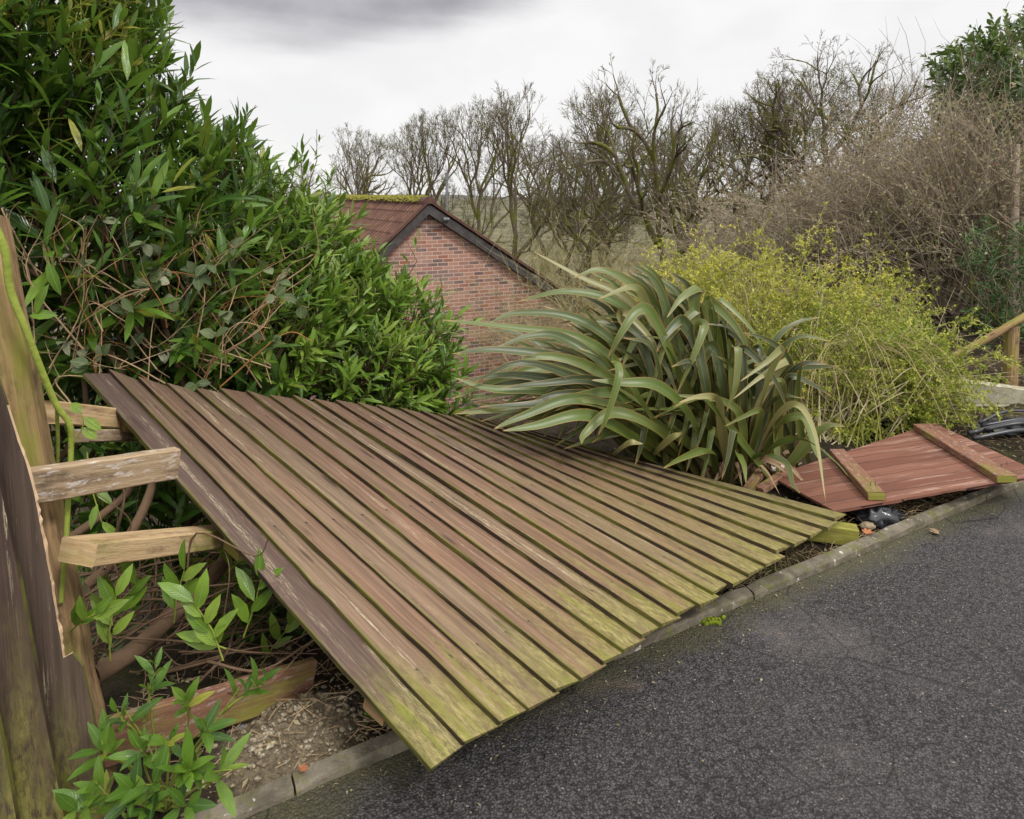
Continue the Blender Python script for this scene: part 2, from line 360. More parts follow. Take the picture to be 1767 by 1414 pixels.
def m_road():
    m, t = mat('worn_asphalt', .55, .42)
    p = t.pos(); x, y, z = t.sep(p)
    p2 = t.xyz(x, y, 0.0)
    wv = t.noise(p2, 40, 2)
    pd = t.new('ShaderNodeVectorMath', operation='ADD'); t.put(pd.inputs[0], p2)
    nv = t.new('ShaderNodeTexNoise'); t.put(nv.inputs['Vector'], p2); nv.inputs['Scale'].default_value = 90
    sc = t.new('ShaderNodeVectorMath', operation='SCALE'); t.put(sc.inputs[0], nv.outputs['Color']); sc.inputs['Scale'].default_value = .006
    t.put(pd.inputs[1], sc.outputs[0]); pp = pd.outputs[0]
    d1 = t.voro(pp, 125); c1 = t.voro(pp, 125, out=1); cr = t.sep(c1)[0]
    d2 = t.voro(pp, 210); c2 = t.sep(t.voro(pp, 210, out=1))[1]
    c = t.mix(cr, (.050, .045, .048), (.108, .098, .103))
    c = t.mix(t.math('MULTIPLY', t.ss(d1, .34, .62), .8), c, (.010, .0095, .010))
    c = t.mix(t.math('MULTIPLY', t.math('GREATER_THAN', t.sep(c1)[1], .992), t.math('LESS_THAN', d1, .36)), c, (.22, .18, .15))
    c = t.mix(t.math('MULTIPLY', t.math('GREATER_THAN', c2, .9975), .8), c, (.36, .30, .25))
    pit = t.noise(pp, 48, 6, .75, .6); c = t.mix(t.math('MULTIPLY', t.math('SUBTRACT', 1, t.ss(pit, .42, .485)), .9), c, (.007, .006, .0065))
    c = t.mix(t.math('MULTIPLY', t.ss(pit, .56, .66), .3), c, (.11, .10, .103))
    big = t.noise(p2, 1.3, 5, .6); c = t.mix(t.math('MULTIPLY', t.ss(big, .5, .75), .5), c, (.13, .118, .118))
    # d = distance in front of the kerb line: soil and algae gather there
    dk = t.math('ADD', t.math('MULTIPLY', t.math('SUBTRACT', x, .73), .499), t.math('MULTIPLY', t.math('SUBTRACT', y, 2.48), -.867))
    near = t.math('SUBTRACT', 1, t.ss(t.math('ADD', dk, t.math('MULTIPLY', t.math('SUBTRACT', t.noise(p2, 5, 4), .5), .25)), .0, .16))
    c = t.mix(t.math('MULTIPLY', near, .75), c, t.mix(t.noise(p2, 45, 4), (.055, .045, .03), (.10, .10, .035)))
    st = t.ss(t.noise(p2, 2.6, 4, .6), .60, .74)
    c = t.mix(t.math('MULTIPLY', st, t.math('MULTIPLY', t.math('SUBTRACT', 1, t.ss(dk, .2, .7)), .55)), c, (.17, .12, .085))
    c = t.mix(t.math('MULTIPLY', t.ss(t.noise(p2, 7, 4, .65), .66, .74), .5), c, (.085, .09, .03))
    ck = t.voro(pp, 3.1, 'DISTANCE_TO_EDGE'); c = t.mix(t.math('MULTIPLY', t.math('SUBTRACT', 1, t.ss(ck, 0, .016)), t.math('MULTIPLY', t.ss(big, .42, .55), .8)), c, (.012, .011, .012))
    t.put(t.b.inputs['Base Color'], c)
    t.put(t.b.inputs['Roughness'], t.math('ADD', .42, t.math('MULTIPLY', t.noise(p2, 3, 3), .3)))
    t.bump(t.math('ADD', t.math('ADD', t.math('SUBTRACT', 1, d1), t.math('MULTIPLY', t.math('SUBTRACT', 1, d2), .4)), t.math('MULTIPLY', pit, 2.2)), .9, .007)
    return m
M['road'] = m_road()

def m_ground():
    m, t = mat('garden_soil', .95, .15)
    p = t.pos()
    a = t.noise(p, 6, 8, .7); b = t.noise(p, 60, 5, .7)
    c = t.mix(t.ss(a, .35, .65), (.016, .012, .009), (.052, .038, .025))
    c = t.mix(t.math('MULTIPLY', t.ss(b, .5, .7), .6), c, (.10, .072, .042))
    c = t.mix(t.math('MULTIPLY', t.ss(t.noise(p, 1.1, 4), .55, .7), .6), c, (.06, .07, .018))
    x, y, _z = t.sep(p)
    md = t.math('SQRT', t.math('ADD', t.math('POWER', t.math('ADD', x, .67), 2.0), t.math('POWER', t.math('SUBTRACT', y, 1.905), 2.0)))
    c = t.mix(t.math('MULTIPLY', t.math('SUBTRACT', 1, t.ss(t.math('ADD', md, t.math('MULTIPLY', t.math('SUBTRACT', a, .5), .3)), .14, .26)), .85), c, t.mix(t.ss(b, .35, .65), (.13, .10, .065), (.27, .22, .15)))
    far = t.ss(y, 9, 30); c = t.mix(far, c, t.mix(t.ss(t.noise(p, .22, 7, .7), .35, .65), (.055, .055, .03), (.17, .15, .10)))
    t.put(t.b.inputs['Base Color'], c); t.bump(t.math('ADD', a, b), .9, .03)
    return m
M['ground'] = m_ground()
def m_hill():
    m, t = mat('wooded_hill', 1, .05)
    p = t.pos(); c = t.mix(t.ss(t.noise(p, .08, 6, .7), .35, .65), (.10, .092, .085), (.155, .147, .14))
    c = t.mix(t.ss(t.noise(p, .02, 3), .5, .62), c, (.13, .135, .11))
    t.put(t.b.inputs['Base Color'], c); return m
M['hill'] = m_hill()
def m_conc(name='mossy_concrete', c1=(.20, .175, .14), c2=(.34, .31, .25), moss=(.11, .11, .035), ma=.5):
    m, t = mat(name, .9, .2)
    p = t.pos(); a = t.noise(p, 9, 6, .7); b = t.noise(p, 140, 3, .7)
    c = t.mix(t.ss(a, .35, .65), c1, c2); c = t.mix(t.math('MULTIPLY', t.ss(b, .55, .7), .5), c, (.09, .08, .065))
    c = t.mix(t.math('MULTIPLY', t.ss(t.noise(p, 14, 5, .7), .52, .66), .8*ma*2), c, moss)
    c = t.mix(t.ss(t.noise(p, 23, 4, .6), .63, .68), c, (.42, .41, .36))
    t.put(t.b.inputs['Base Color'], c); t.bump(t.math('ADD', a, b), .7, .006); return m
M['kerb'] = m_conc(c1=(.085, .072, .054), c2=(.18, .155, .118))
M['wallconc'] = m_conc('cast_concrete', (.25, .225, .16), (.36, .335, .25), (.16, .15, .06), .35)

def m_brick():
    m, t = mat('house_brick', .9, .2)
    uvv = t.uv(); nd = t.new('ShaderNodeTexBrick', offset=.5)
    t.put(nd.inputs['Vector'], uvv); nd.inputs['Color1'].default_value = (0, 0, 0, 1); nd.inputs['Color2'].default_value = (1, 1, 1, 1)
    nd.inputs['Scale'].default_value = 1; nd.inputs['Mortar Size'].default_value = .0065; nd.inputs['Mortar Smooth'].default_value = .15
    nd.inputs['Brick Width'].default_value = .225; nd.inputs['Row Height'].default_value = .075; nd.inputs['Mortar'].default_value = (0, 0, 0, 1)
    c = t.ramp(nd.outputs['Color'], [(0, (.065, .048, .056)), (.2, (.12, .078, .08)), (.32, (.28, .13, .10)), (.52, (.36, .185, .145)), (.70, (.23, .07, .045)), (.84, (.37, .21, .165)), (1, (.16, .10, .095))])
    c = t.mix(t.math('MULTIPLY', t.noise(t.pos(), 30, 4), .45), c, (.36, .22, .17))
    c = t.mix(nd.outputs['Fac'], c, (.50, .40, .34))
    c = t.mix(t.math('MULTIPLY', t.ss(t.noise(t.pos(), .9, 4), .5, .7), .3), c, (.42, .29, .24))
    t.put(t.b.inputs['Base Color'], c); t.bump(t.math('SUBTRACT', 1, nd.outputs['Fac']), .4, .006); return m
M['brick'] = m_brick()
def m_tile():
    m, t = mat('roof_tile', .85, .25)
    p = t.pos(); c = t.mix(t.ss(t.noise(p, 3, 6, .7), .35, .65), (.10, .050, .037), (.185, .098, .070))
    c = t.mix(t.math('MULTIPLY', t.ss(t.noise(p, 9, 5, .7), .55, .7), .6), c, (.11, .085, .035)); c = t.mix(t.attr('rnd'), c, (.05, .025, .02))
    t.put(t.b.inputs['Base Color'], c); t.bump(t.noise(p, 40, 4), .4, .01); return m
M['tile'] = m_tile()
def m_flat(name, c, c2=None, rough=.6, sc=20, spec=.4, metal=0):
    m, t = mat(name, rough, spec)
    t.put(t.b.inputs['Base Color'], t.mix(t.ss(t.noise(t.pos(), sc, 5, .65), .35, .65), c, c2 or tuple(q*.6 for q in c)))
    t.b.inputs['Metallic'].default_value = metal
    return m
M['barge'] = m_flat('dark_barge_board', (.062, .055, .055), (.035, .03, .03), .6, 6)
M['pipe_black'] = m_flat('black_polythene', (.018, .018, .022), (.035, .035, .042), .35, 8, .5)
M['bag'] = m_flat('black_bin_bag', (.012, .013, .016), (.028, .03, .034), .25, 10, .6)
M['grey'] = m_flat('grey_metal', (.17, .175, .18), (.11, .115, .12), .5, 10)
M['stone'] = m_flat('pale_stone', (.29, .235, .16), (.17, .135, .09), .9, 40, .2)
def m_gravel():
    m, t = mat('mixed_gravel', .9, .2)
    w_ = t.voro(t.pos(), 45, out=1); c = t.ramp(t.sep(w_)[0], [(0, (.10, .08, .055)), (.4, (.21, .165, .11)), (.75, (.30, .25, .175)), (1, (.38, .34, .27))])
    t.put(t.b.inputs['Base Color'], t.mix(t.ss(t.noise(t.pos(), 120, 4), .4, .7), c, (.09, .07, .045))); return m
M['gravel'] = m_gravel()
M['moss'] = m_flat('bright_moss', (.16, .20, .02), (.08, .10, .012), 1, 60, .1)
M['ridge_moss'] = m_flat('ridge_moss', (.20, .19, .035), (.10, .095, .02), 1, 18, .1)
M['deadleaf'] = m_flat('orange_dead_leaf', (.34, .135, .06), (.20, .075, .035), .8, 30, .2)
M['tanleaf'] = m_flat('tan_dead_leaf', (.28, .20, .12), (.2, .13, .08), .8, 30, .2)
M['straw'] = m_flat('dry_straw', (.34, .26, .15), (.17, .12, .065), .9, 12, .2)

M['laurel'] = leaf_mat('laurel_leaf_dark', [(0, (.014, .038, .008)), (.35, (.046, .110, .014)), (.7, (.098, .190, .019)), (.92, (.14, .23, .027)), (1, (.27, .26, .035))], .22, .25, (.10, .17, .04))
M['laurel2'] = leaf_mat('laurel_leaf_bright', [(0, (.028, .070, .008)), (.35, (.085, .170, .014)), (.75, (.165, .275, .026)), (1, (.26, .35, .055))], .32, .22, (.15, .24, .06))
M['yellowleaf'] = leaf_mat('yellowing_leaf', [(0, (.16, .19, .025)), (1, (.38, .33, .04))], .45, .35)
M['bramleaf'] = leaf_mat('bramble_leaf', [(0, (.045, .075, .02)), (.6, (.095, .13, .05)), (.9, (.19, .21, .12)), (1, (.36, .35, .25))], .6, .2, (.15, .17, .09))
M['lonicera_y'] = leaf_mat('tiny_yellow_green_leaf', [(0, (.18, .21, .018)), (.35, (.46, .44, .05)), (.75, (.66, .60, .09)), (1, (.75, .67, .26))], .6, .35)
M['lonicera_g'] = leaf_mat('tiny_green_leaf', [(0, (.12, .17, .016)), (.5, (.32, .36, .035)), (1, (.58, .54, .10))], .6, .3)
M['buff'] = leaf_mat('buff_dry_leaf', [(0, (.20, .18, .09)), (.35, (.36, .31, .18)), (.7, (.50, .44, .28)), (.80, (.30, .17, .12)), (.9, (.28, .29, .09)), (1, (.70, .65, .48))], .85, .45, spec=.15, tint=0.0)
M['ivy'] = leaf_mat('evergreen_leaf', [(0, (.03, .06, .012)), (.6, (.075, .125, .025)), (1, (.16, .21, .05))], .35, .15)
M['yew'] = leaf_mat('conifer_needle', [(0, (.02, .065, .016)), (.6, (.055, .145, .032)), (1, (.12, .22, .05))], .5, .15)
M['oakbark'] = bark_mat('oak_bark', (.075, .056, .043), (.18, .142, .105), (.115, .12, .025), (.47, .58))
M['twig'] = bark_mat('bare_twig', (.085, .062, .046), (.15, .115, .085))
M['scrub'] = bark_mat('olive_scrub_twig', (.27, .235, .125), (.45, .39, .23), (.17, .18, .035), (.52, .62))
M['brown'] = bark_mat('brown_shrub_twig', (.19, .15, .115), (.40, .33, .25))
M['branch'] = bark_mat('laurel_branch', (.075, .046, .03), (.165, .105, .062), (.12, .11, .04), (.62, .72))
M['cane'] = bark_mat('dry_cane', (.26, .16, .085), (.42, .31, .19))
M['orangecane'] = bark_mat('orange_cane', (.22, .095, .035), (.34, .17, .06))
M['greenstem'] = bark_mat('green_stem', (.17, .22, .03), (.27, .30, .06))
M['strawstem'] = bark_mat('straw_stem', (.23, .185, .085), (.38, .315, .16))

def m_flax():
    m, t = mat('flax_blade', .36, .42)
    u, v, _ = t.sep(t.uv()); r = t.attr('rnd')
    d = t.math('ABSOLUTE', t.math('SUBTRACT', v, .5))
    c = t.ramp(r, [(0, (.018, .026, .009)), (.35, (.043, .062, .017)), (.6, (.078, .118, .018)), (.85, (.105, .125, .03)), (1, (.24, .22, .09))])
    stn = t.noise(t.xyz(t.math('MULTIPLY', u, 2), t.math('MULTIPLY', v, 22), t.math('MULTIPLY', r, 40)), 1, 4)
    c = t.mix(t.math('MULTIPLY', t.ss(stn, .5, .75), .45), c, (.11, .115, .06))
    c = t.mix(t.math('MULTIPLY', t.math('MULTIPLY', t.ss(d, .34, .43), t.ss(u, .45, .9)), .4), c, (.25, .23, .08))
    c = t.mix(t.ss(d, .44, .5), c, (.27, .14, .045))
    c = t.mix(t.math('SUBTRACT', 1, t.ss(d, 0, .03)), c, (.14, .15, .06))
    tip = t.math('MULTIPLY', t.ss(t.math('ADD', u, t.math('MULTIPLY', d, .10)), .95, 1.03), .8); c = t.mix(tip, c, (.38, .22, .07))
    base = t.math('SUBTRACT', 1, t.ss(u, .02, .25)); c = t.mix(t.math('MULTIPLY', base, .5), c, (.20, .15, .05))
    t.put(t.b.inputs['Base Color'], c); t.bump(stn, .25, .002)
    tr = t.new('ShaderNodeBsdfTranslucent'); t.put(tr.inputs[0], c)
    mx = t.new('ShaderNodeMixShader'); mx.inputs[0].default_value = .12
    t.l.new(t.b.outputs[0], mx.inputs[1]); t.l.new(tr.outputs[0], mx.inputs[2]); t.l.new(mx.outputs[0], t.o.inputs[0])
    return m
M['flax'] = m_flax()

# ------------------------------------------------------------------ the setting
K0 = V(.73, 2.48); KD = V(.867, .499); KN = V(-.499, .867)      # kerb line, its direction, normal into the garden
def kd(x, y): return (x-K0[0])*KN[0] + (y-K0[1])*KN[1]
def ka(x, y): return (x-K0[0])*KD[0] + (y-K0[1])*KD[1]
def smooth(a, b, t):
    t = np.clip((t-a)/(b-a), 0, 1); return t*t*(3-2*t)
def gh(x, y):
    x = np.asarray(x, float); y = np.asarray(y, float)
    d = kd(x, y); s = ka(x, y)
    start = .55 + 1.5*smooth(-1.2, 1.0, s) + 1.3*smooth(2.0, 4.5, s)
    z = -.01 - 3.0*smooth(0, 7.5, d-start) - .25*smooth(0, .6, d-start)*(1-smooth(-1, .8, s))
    z = z + .16*smooth(3.4, 6.5, s)*smooth(.1, .9, d)*(1-smooth(2, 4, d-start))
    bump = .018*np.sin(x*9+1.3*np.sin(y*7))*np.sin(y*11+x*3) + .012*np.sin(x*27+y*13)*np.sin(y*31)
    z = z + bump*np.clip((d-.05)*8, 0, 1)
    # gravel mound beside the kerb
    z = z + .10*np.exp(-(((s+1.5)/.20)**2+((d-.22)/.11)**2))
    z = np.where(d < .03, -.12, z)
    z = z - 1.0*smooth(14, 40, y) + 2.5*smooth(70, 220, y)
    return z
def axis(a, b, n0, near=(-3, 6), dn=.05):
    core = np.arange(near[0], near[1]+1e-6, dn)
    lo = near[0] - np.geomspace(dn, near[0]-a, n0); hi = near[1] + np.geomspace(dn, b-near[1], n0)
    return np.concatenate([lo[::-1], core, hi])
gx = axis(-420, 420, 30, (-2.6, 5.4), .04); gy = axis(-30, 700, 34, (1.2, 6.2), .04)
X, Y = np.meshgrid(gx, gy); Z = gh(X, Y)
nx, ny = len(gx), len(gy); mb = MB()
idx = np.arange(nx*ny).reshape(ny, nx)
fs = np.stack([idx[:-1, :-1], idx[:-1, 1:], idx[1:, 1:], idx[1:, :-1]], -1).reshape(-1, 4).tolist()
mb.add(np.stack([X, Y, Z], -1).reshape(-1, 3), fs)
tag(mb.build('ground', M['ground'], smooth=True), kind='structure')

# road sheet on the camera's side of the kerb
mb = MB(); q = []
for s, d in ((-14, .012), (16, .012), (16, -12), (-14, -12)): q.append([*(K0+KD*s+KN*d), 0.0])
mb.add(q, [(0, 3, 2, 1)]); tag(mb.build('road', M['road']), kind='structure')

# kerb: edging stones with slight settlement between the units
mb = MB(); s = -6.1
while s < 8:
    L = .914; dz = rng.normal()*.004; dd = rng.normal()*.003
    prof = [(.0, -.15), (.0, .022), (.007, .034), (.045, .040), (.056, .030), (.058, -.15)]
    vs = []; ns = 10
    for i in range(ns+1):
        a = s + .003 + (L-.006)*i/ns
        for (d, zz) in prof:
            wob = rng.normal()*.0022
            p = K0+KD*a+KN*(d+dd+wob); vs.append([p[0], p[1], zz+dz+rng.normal()*.0015*(zz > 0) - (.006 if i in (0, ns) and zz > 0 else 0)])
    kf = [(i*6+j, i*6+j+1, (i+1)*6+j+1, (i+1)*6+j) for i in range(ns) for j in range(5)] + [(0, 1, 2, 3, 4, 5), tuple(ns*6+j for j in (5, 4, 3, 2, 1, 0))]
    mb.add(vs, kf); s += L
tag(mb.build('kerb', M['kerb']), kind='structure')

# distant wooded hills
mb = MB(); hx = np.linspace(-900, 900, 140); vs = []
for k, (yy, base, amp) in enumerate(((330, -6, 0), (420, -3, 1.6), (560, -2, 2.2), (700, -2, 2.2))):
    for xx in hx: vs.append([xx, yy, base + amp*(math.sin(xx*.011+k)+.6*math.sin(xx*.027+2*k)) + rng.normal()*amp*.15])
m_ = len(hx)
mb.add(vs, [(k*m_+i, k*m_+i+1, (k+1)*m_+i+1, (k+1)*m_+i) for k in range(3) for i in range(m_-1)])
tag(mb.build('hills', M['hill']), kind='structure')

# ------------------------------------------------------------------ the fallen panel
lo = [(744,1328),(798,1288),(858,1256),(907,1229),(956,1200),(999,1178),(1038,1152),(1073,1130),(1109,1108),(1142,1086),(1172,1070),(1203,1050),(1232,1031),(1258,1013),(1286,997),(1315,980),(1346,962),(1371,948),(1396,932),(1418,916),(1437,902)]
up = [(144,647),(190,646),(237,659),(288,669),(334,676),(380,679),(424,681),(465,688),(505,690),(543,696),(580,698),(616,700),(651,705),(690,710),(724,714),(753,718),(780,721),(805,724),(828,727),(850,731),(876,737)]
LB = 1.83; LO = []; UP = []
for i, (a, b) in enumerate(zip(lo, up)):
    P = gz(*a, .165-.05*i/20); r_ = unit(ray(*b)); d_ = CAMP-P; B_ = d_@r_
    t_ = -B_+math.sqrt(max(B_*B_-(d_@d_-LB*LB), 0)); LO.append(P); UP.append(CAMP+r_*t_)
LO = np.array(LO); UP = np.array(UP)
LO = np.vstack([LO, LO[-1]+(LO[-1]-LO[-2])*.95]); UP = np.vstack([UP, UP[-1]+(UP[-1]-UP[-2])*.95])
panel = thing('fallen_fence', (LO[10]+UP[10])/2*V(1, 1, 0), 'large fallen fence panel of overlapping brown boards with mossy green ends over the kerb', 'fence panel')
def feather(P0, P1, Q0, Q1, nrm, lift, thick, thin, name='board', mt='board', e0=0., e1=0., rr_=0.):
    """board from upper end (P0 left, Q0 right) to lower end (P1 left, Q1 right)"""
    mb = MB(); k = 26; vs = []; uv = []
    wav = rng.normal(size=3)*.0016; off = rng.uniform(0, .3)
    Wd = np.linalg.norm(Q1-P1); L = np.linalg.norm(P1-P0)
    for i in range(k+1):
        t = i/k; P = P0+(P1-P0)*t; Q = Q0+(Q1-Q0)*t
        ax = unit(P1-P0)
        bow = math.sin(t*math.pi*2+off*9)*wav[0]*2
        if i == 0: e = e0
        elif i == k: e = e1
        else: e = 0
        w_ = unit(Q-P)
        P = P + w_*(rng.normal()*.0009+bow); P = P+ax*e*rng.uniform(.6, 1.2); Q = Q+ax*e*rng.uniform(.6, 1.2)
        zl = lift + rng.normal()*.0005
        c = .0025
        vs += [P+nrm*(zl-thick), P+nrm*(zl-c), P+w_*c+nrm*zl, P+(Q-P)*.5+nrm*((zl+thin)/2+.0008), Q+nrm*(thin), Q+nrm*(thin-.004)]
        uv += [(t*L, -.012), (t*L, -.001), (t*L, .002), (t*L, Wd*.5), (t*L, Wd), (t*L, Wd+.003)]
    fs = [(i*6+j, (i+1)*6+j, (i+1)*6+j+1, i*6+j+1) for i in range(k) for j in range(5)]
    fs += [(i*6+5, (i+1)*6+5, (i+1)*6, i*6) for i in range(k)]
    fs += [tuple(range(6)), tuple(k*6+j for j in (5, 4, 3, 2, 1, 0))]
    mb.add(vs, fs, uv, r=rr_)
    return mb.build(name, M[mt], panel)
for i in range(21):
    P1, P0 = LO[i], UP[i]
    ov = 1.16
    Q1 = P1+(LO[i+1]-P1)*ov; Q0 = P0+(UP[i+1]-P0)*ov
    nrm = unit(np.cross(unit(P0-P1), unit(Q1-P1))); nrm = nrm if nrm[2] > 0 else -nrm
    if i == 0:
        ob = feather(P0, P1, Q0+(Q0-P0)*.15, Q1+(Q1-P1)*.12, nrm, .006, .018, .002, mt='board_first', e0=0., e1=0.0)
        ob['label'] = 'dark outer board streaked with pale bare wood'
    else:
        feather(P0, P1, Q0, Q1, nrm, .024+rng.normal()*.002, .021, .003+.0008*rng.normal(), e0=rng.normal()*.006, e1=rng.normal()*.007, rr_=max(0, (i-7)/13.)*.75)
NRM = unit(np.cross(unit(UP[10]-LO[10]), unit(LO[15]-LO[5]))); NRM = NRM if NRM[2] > 0 else -NRM
for f_ in (.13, .5, .88):                       # arris rails behind the boards follow the twist
    mb = MB(); pts = [LO[j]+(UP[j]-LO[j])*f_ - NRM*.055 for j in (0, 5, 10, 15, 21)]
    if f_ == .13: pts[-1] = pts[-1]+KD.tolist()[0]*0
    pts = np.array(pts)
    a0, a1 = pts[0]+(pts[1]-pts[0])*.1, pts[-1]
    for i in range(4): beam(mb, pts[i]+(0.02*unit(pts[1]-pts[0]) if i == 0 else 0), pts[i+1], unit(UP[10]-LO[10])*.08, NRM*.045, nseg=2)
    mb.build('rail', M['post'], panel)
# the mossy post end that sticks out under the right end
pe = MB(); e0 = gz(1300, 900, .055); e1 = gz(1478, 925, .045); ax_ = unit(e1-e0)
beam(pe, e0, e1, unit(np.cross(ax_, V(0, 0, 1)))*.075, V(0, 0, .085), nseg=5, jag1=.004)
tag(pe.build('fence_post', M['moss_timber']), 'short green mossy timber end poking out from under the right end of the fallen panel', 'post')

# ------------------------------------------------------------------ second, red panel lying face down
zc = .10
def rp(px, py, z=zc): return gz(px, py, z)
A = rp(1295, 838, .05); B = rp(1440, 882, .11); Cc = rp(1767, 826, .17); Cc = B+(Cc-B)*1.12
D = rp(1612, 730, .13); Aa = rp(1350, 797, .06)
red = thing('fallen_fence', ((A+Cc)/2)*V(1, 1, 0), 'smaller red-brown fence panel lying face down beside the kerb with two battens on top', 'fence panel')
E_far0 = rp(1330, 822, .06); E_far1 = D
mb = MB(); un = unit(Cc-B); NR = unit(np.cross(un, unit(E_far1-Cc))); NR = NR if NR[2] > 0 else -NR
k = 24; vs = []; uv = []
wide = np.linalg.norm(E_far1-Cc)
for i in range(k+1):
    t = i/k; Pn = B+(Cc-B)*t; Pf = E_far0+(E_far1-E_far0)*t
    jn = (.014 if .30 < t < .60 else (-.006 if t < .30 else .0))+rng.normal()*.003
    vd = unit(Pf-Pn); Pn = Pn+vd*jn*.6
    row = [Pn-NR*.012, Pn, Pn+(Pf-Pn)*.33, Pn+(Pf-Pn)*.66, Pf, Pf-NR*.012]
    L_ = np.linalg.norm(Pf-Pn)
    jv = jn*.6; vs += row; uv += [(t*1.2, jv), (t*1.2, jv+.002), (t*1.2, L_*.33), (t*1.2, L_*.66), (t*1.2, L_), (t*1.2, L_)]
mb.add(vs, [(i*6+j, (i+1)*6+j, (i+1)*6+j+1, i*6+j+1) for i in range(k) for j in range(5)]+[(i*6+5, (i+1)*6+5, (i+1)*6, i*6) for i in range(k)]+[tuple(range(6)), tuple(k*6+j for j in (5, 4, 3, 2, 1, 0))], uv)
mb.build('boarding', M['redback'], red)
def plane_pt(px, py, lift):
    r_ = ray(px, py); t_ = ((B+NR*lift-CAMP)@NR)/(r_@NR); return CAMP+r_*t_
for (p0, p1, wd) in (((1444, 781), (1512, 856), .085), ((1590, 737), (1736, 826), .10)):
    a0 = plane_pt(*p0, .022); a1 = plane_pt(*p1, .022); ax_ = unit(a1-a0); sv = unit(np.cross(NR, ax_))
    mb = MB(); beam(mb, a0, a1, sv*wd, NR*.042, nseg=8, jag1=.003)
    b_ = mb.build('batten', M['red_timber'], red)
    mb = MB(); ec = a1+ax_*.0035
    beam(mb, ec, ec+ax_*.004, sv*(wd-.006), NR*.036, nseg=1)
    mb.build('mossy_end', M['moss_timber'], b_)
# nails standing in the battens
mb = MB()
for (px, py) in ((1502, 838), (1511, 838), (1728, 806), (1738, 803)):
    p = plane_pt(px, py, .043); mb = MB(); tube(mb, [p, p+NR*.02+rdir()*.004], [.0016, .0014], 5, cap=True); mb.build('nail', M['barge'], red)

# ------------------------------------------------------------------ broken standing fence at the left edge
base = gz(130, 1345, 0)
fen = thing('broken_fence', base, 'broken standing fence at the left edge with a leaning mossy post and torn dark boards', 'fence')
mb = MB(); b0 = at(132, 1375, 1.80); b1 = at(-58, 383, 1.86); ax_ = unit(b1-b0); sv = unit(np.cross(ax_, V(.35, -1, 0)))
beam(mb, b0, b1, sv*.175, unit(np.cross(sv, ax_))*.10, ch=.012, nseg=16, wob=.002)
mb.build('post', M['post'], fen)
def plate(poly, depth0, depth1, thick, torn, mt='board_dark'):
    """board cut from a polygon outline (front face), depth varies left to right, real thickness"""
    fine_ = []; ft = set()
    for i in range(len(poly)):
        a_, b_ = poly[i], poly[(i+1) % len(poly)]; ks = 4 if i in torn else 1
        for q in range(ks):
            if i in torn: ft.add(len(fine_))
            j_ = 0 if q == 0 else rng.normal()*.5
            fine_.append((a_[0]+(b_[0]-a_[0])*q/ks+j_, a_[1]+(b_[1]-a_[1])*q/ks))
    poly, torn = fine_, ft; sliv = [max(0, rng.normal()*.0025+.0012) for _ in poly]
    n_ = len(poly); pts = np.array([at(px, py, depth0+(depth1-depth0)*(px+80)/280.) for px, py in poly])
    nn = unit(np.cross(pts[1]-pts[0], pts[-1]-pts[0])); nn = nn if nn[1] < 0 else -nn
    back = pts-nn*thick
    cen = pts.mean(0); axu = unit(V(.06, 0, -1)); axv = unit(np.cross(nn, axu)); axv = axv if axv[0] > 0 else -axv
    uv = np.stack([(pts-pts[0])@axu, (pts-pts[0])@axv], 1); uv[:, 0] += 1.62-uv[:, 0].max(); uv[:, 1] -= uv[:, 1].min(); uv[:, 1] += .012
    mb = MB(); mb.add(pts, [tuple(range(n_))], uv, r=0.)
    for i in range(n_):
        j = (i+1) % n_; pale = i in torn
        if pale:
            fr = [pts[i], pts[j], back[j]+V(sliv[j], 0, 0), back[i]+V(sliv[i], 0, 0)]
        else: fr = [pts[i], pts[j], back[j], back[i]]
        mb.add(fr, [(0, 1, 2, 3)], [(uv[i][0], -.012), (uv[j][0], -.012), (uv[j][0], -.01), (uv[i][0], -.01)], mi=1 if pale else 0)
    mb.add(back, [tuple(range(n_))[::-1]], uv)
    mb.build('board', [M[mt], M['split']], fen)
plate([(112, 1470), (208, 1470), (143, 1150), (124, 1128), (109, 1136), (105, 1105), (100, 1080), (97, 1062), (89, 1010), (84, 985), (73, 925), (66, 890), (61, 862), (45, 800), (30, 760), (12, 700), (-8, 640), (-40, 540), (-90, 540), (22, 1000), (55, 1180)], 1.60, 1.66, .009, set(range(3, 15)))
plate([(20, 1470), (122, 1470), (66, 1180), (33, 1000), (-40, 640), (-150, 640), (-60, 1080)], 1.575, 1.625, .014, set())
plate([(-80, 1470), (38, 1470), (6, 1290), (-60, 1000), (-180, 1000)], 1.55, 1.60, .014, set())
# the two pale rails left hanging where the fallen panel was nailed
mb = MB(); a0 = at(30, 843, 1.69); a1 = at(303, 799, 2.02); ax_ = unit(a1-a0); hv = unit(V(0, 0, 1)-ax_*ax_[2])
beam(mb, a0, a1, unit(np.cross(ax_, hv))*.04, hv*.088, nseg=10); mb.build('rail', M['lichen_pine'], fen)
mb = MB(); a0 = at(134, 953, 1.70); a1 = at(470, 915, 2.75); ax_ = unit(a1-a0); hv = unit(unit(V(.06, -.2, 1))-ax_*ax_[2])
beam(mb, a0, a1, unit(np.cross(ax_, hv))*.10, hv*.06, nseg=10)
tag(mb.build('timber_rail', M['pine']), 'clean pale sawn rail, its cut end by the post, running under the panel edge', 'timber')
mb = MB(); a0 = at(82, 712, 2.15); a1 = at(262, 728, 2.75); ax_ = unit(a1-a0)
beam(mb, a0, a1, unit(np.cross(ax_, V(0, 0, 1)))*.07, V(0, 0, .075), nseg=6, jag0=.02)
tag(mb.build('timber_rail', M['pine']), 'short splintered pale rail behind the green stem at the fallen panel corner', 'timber')
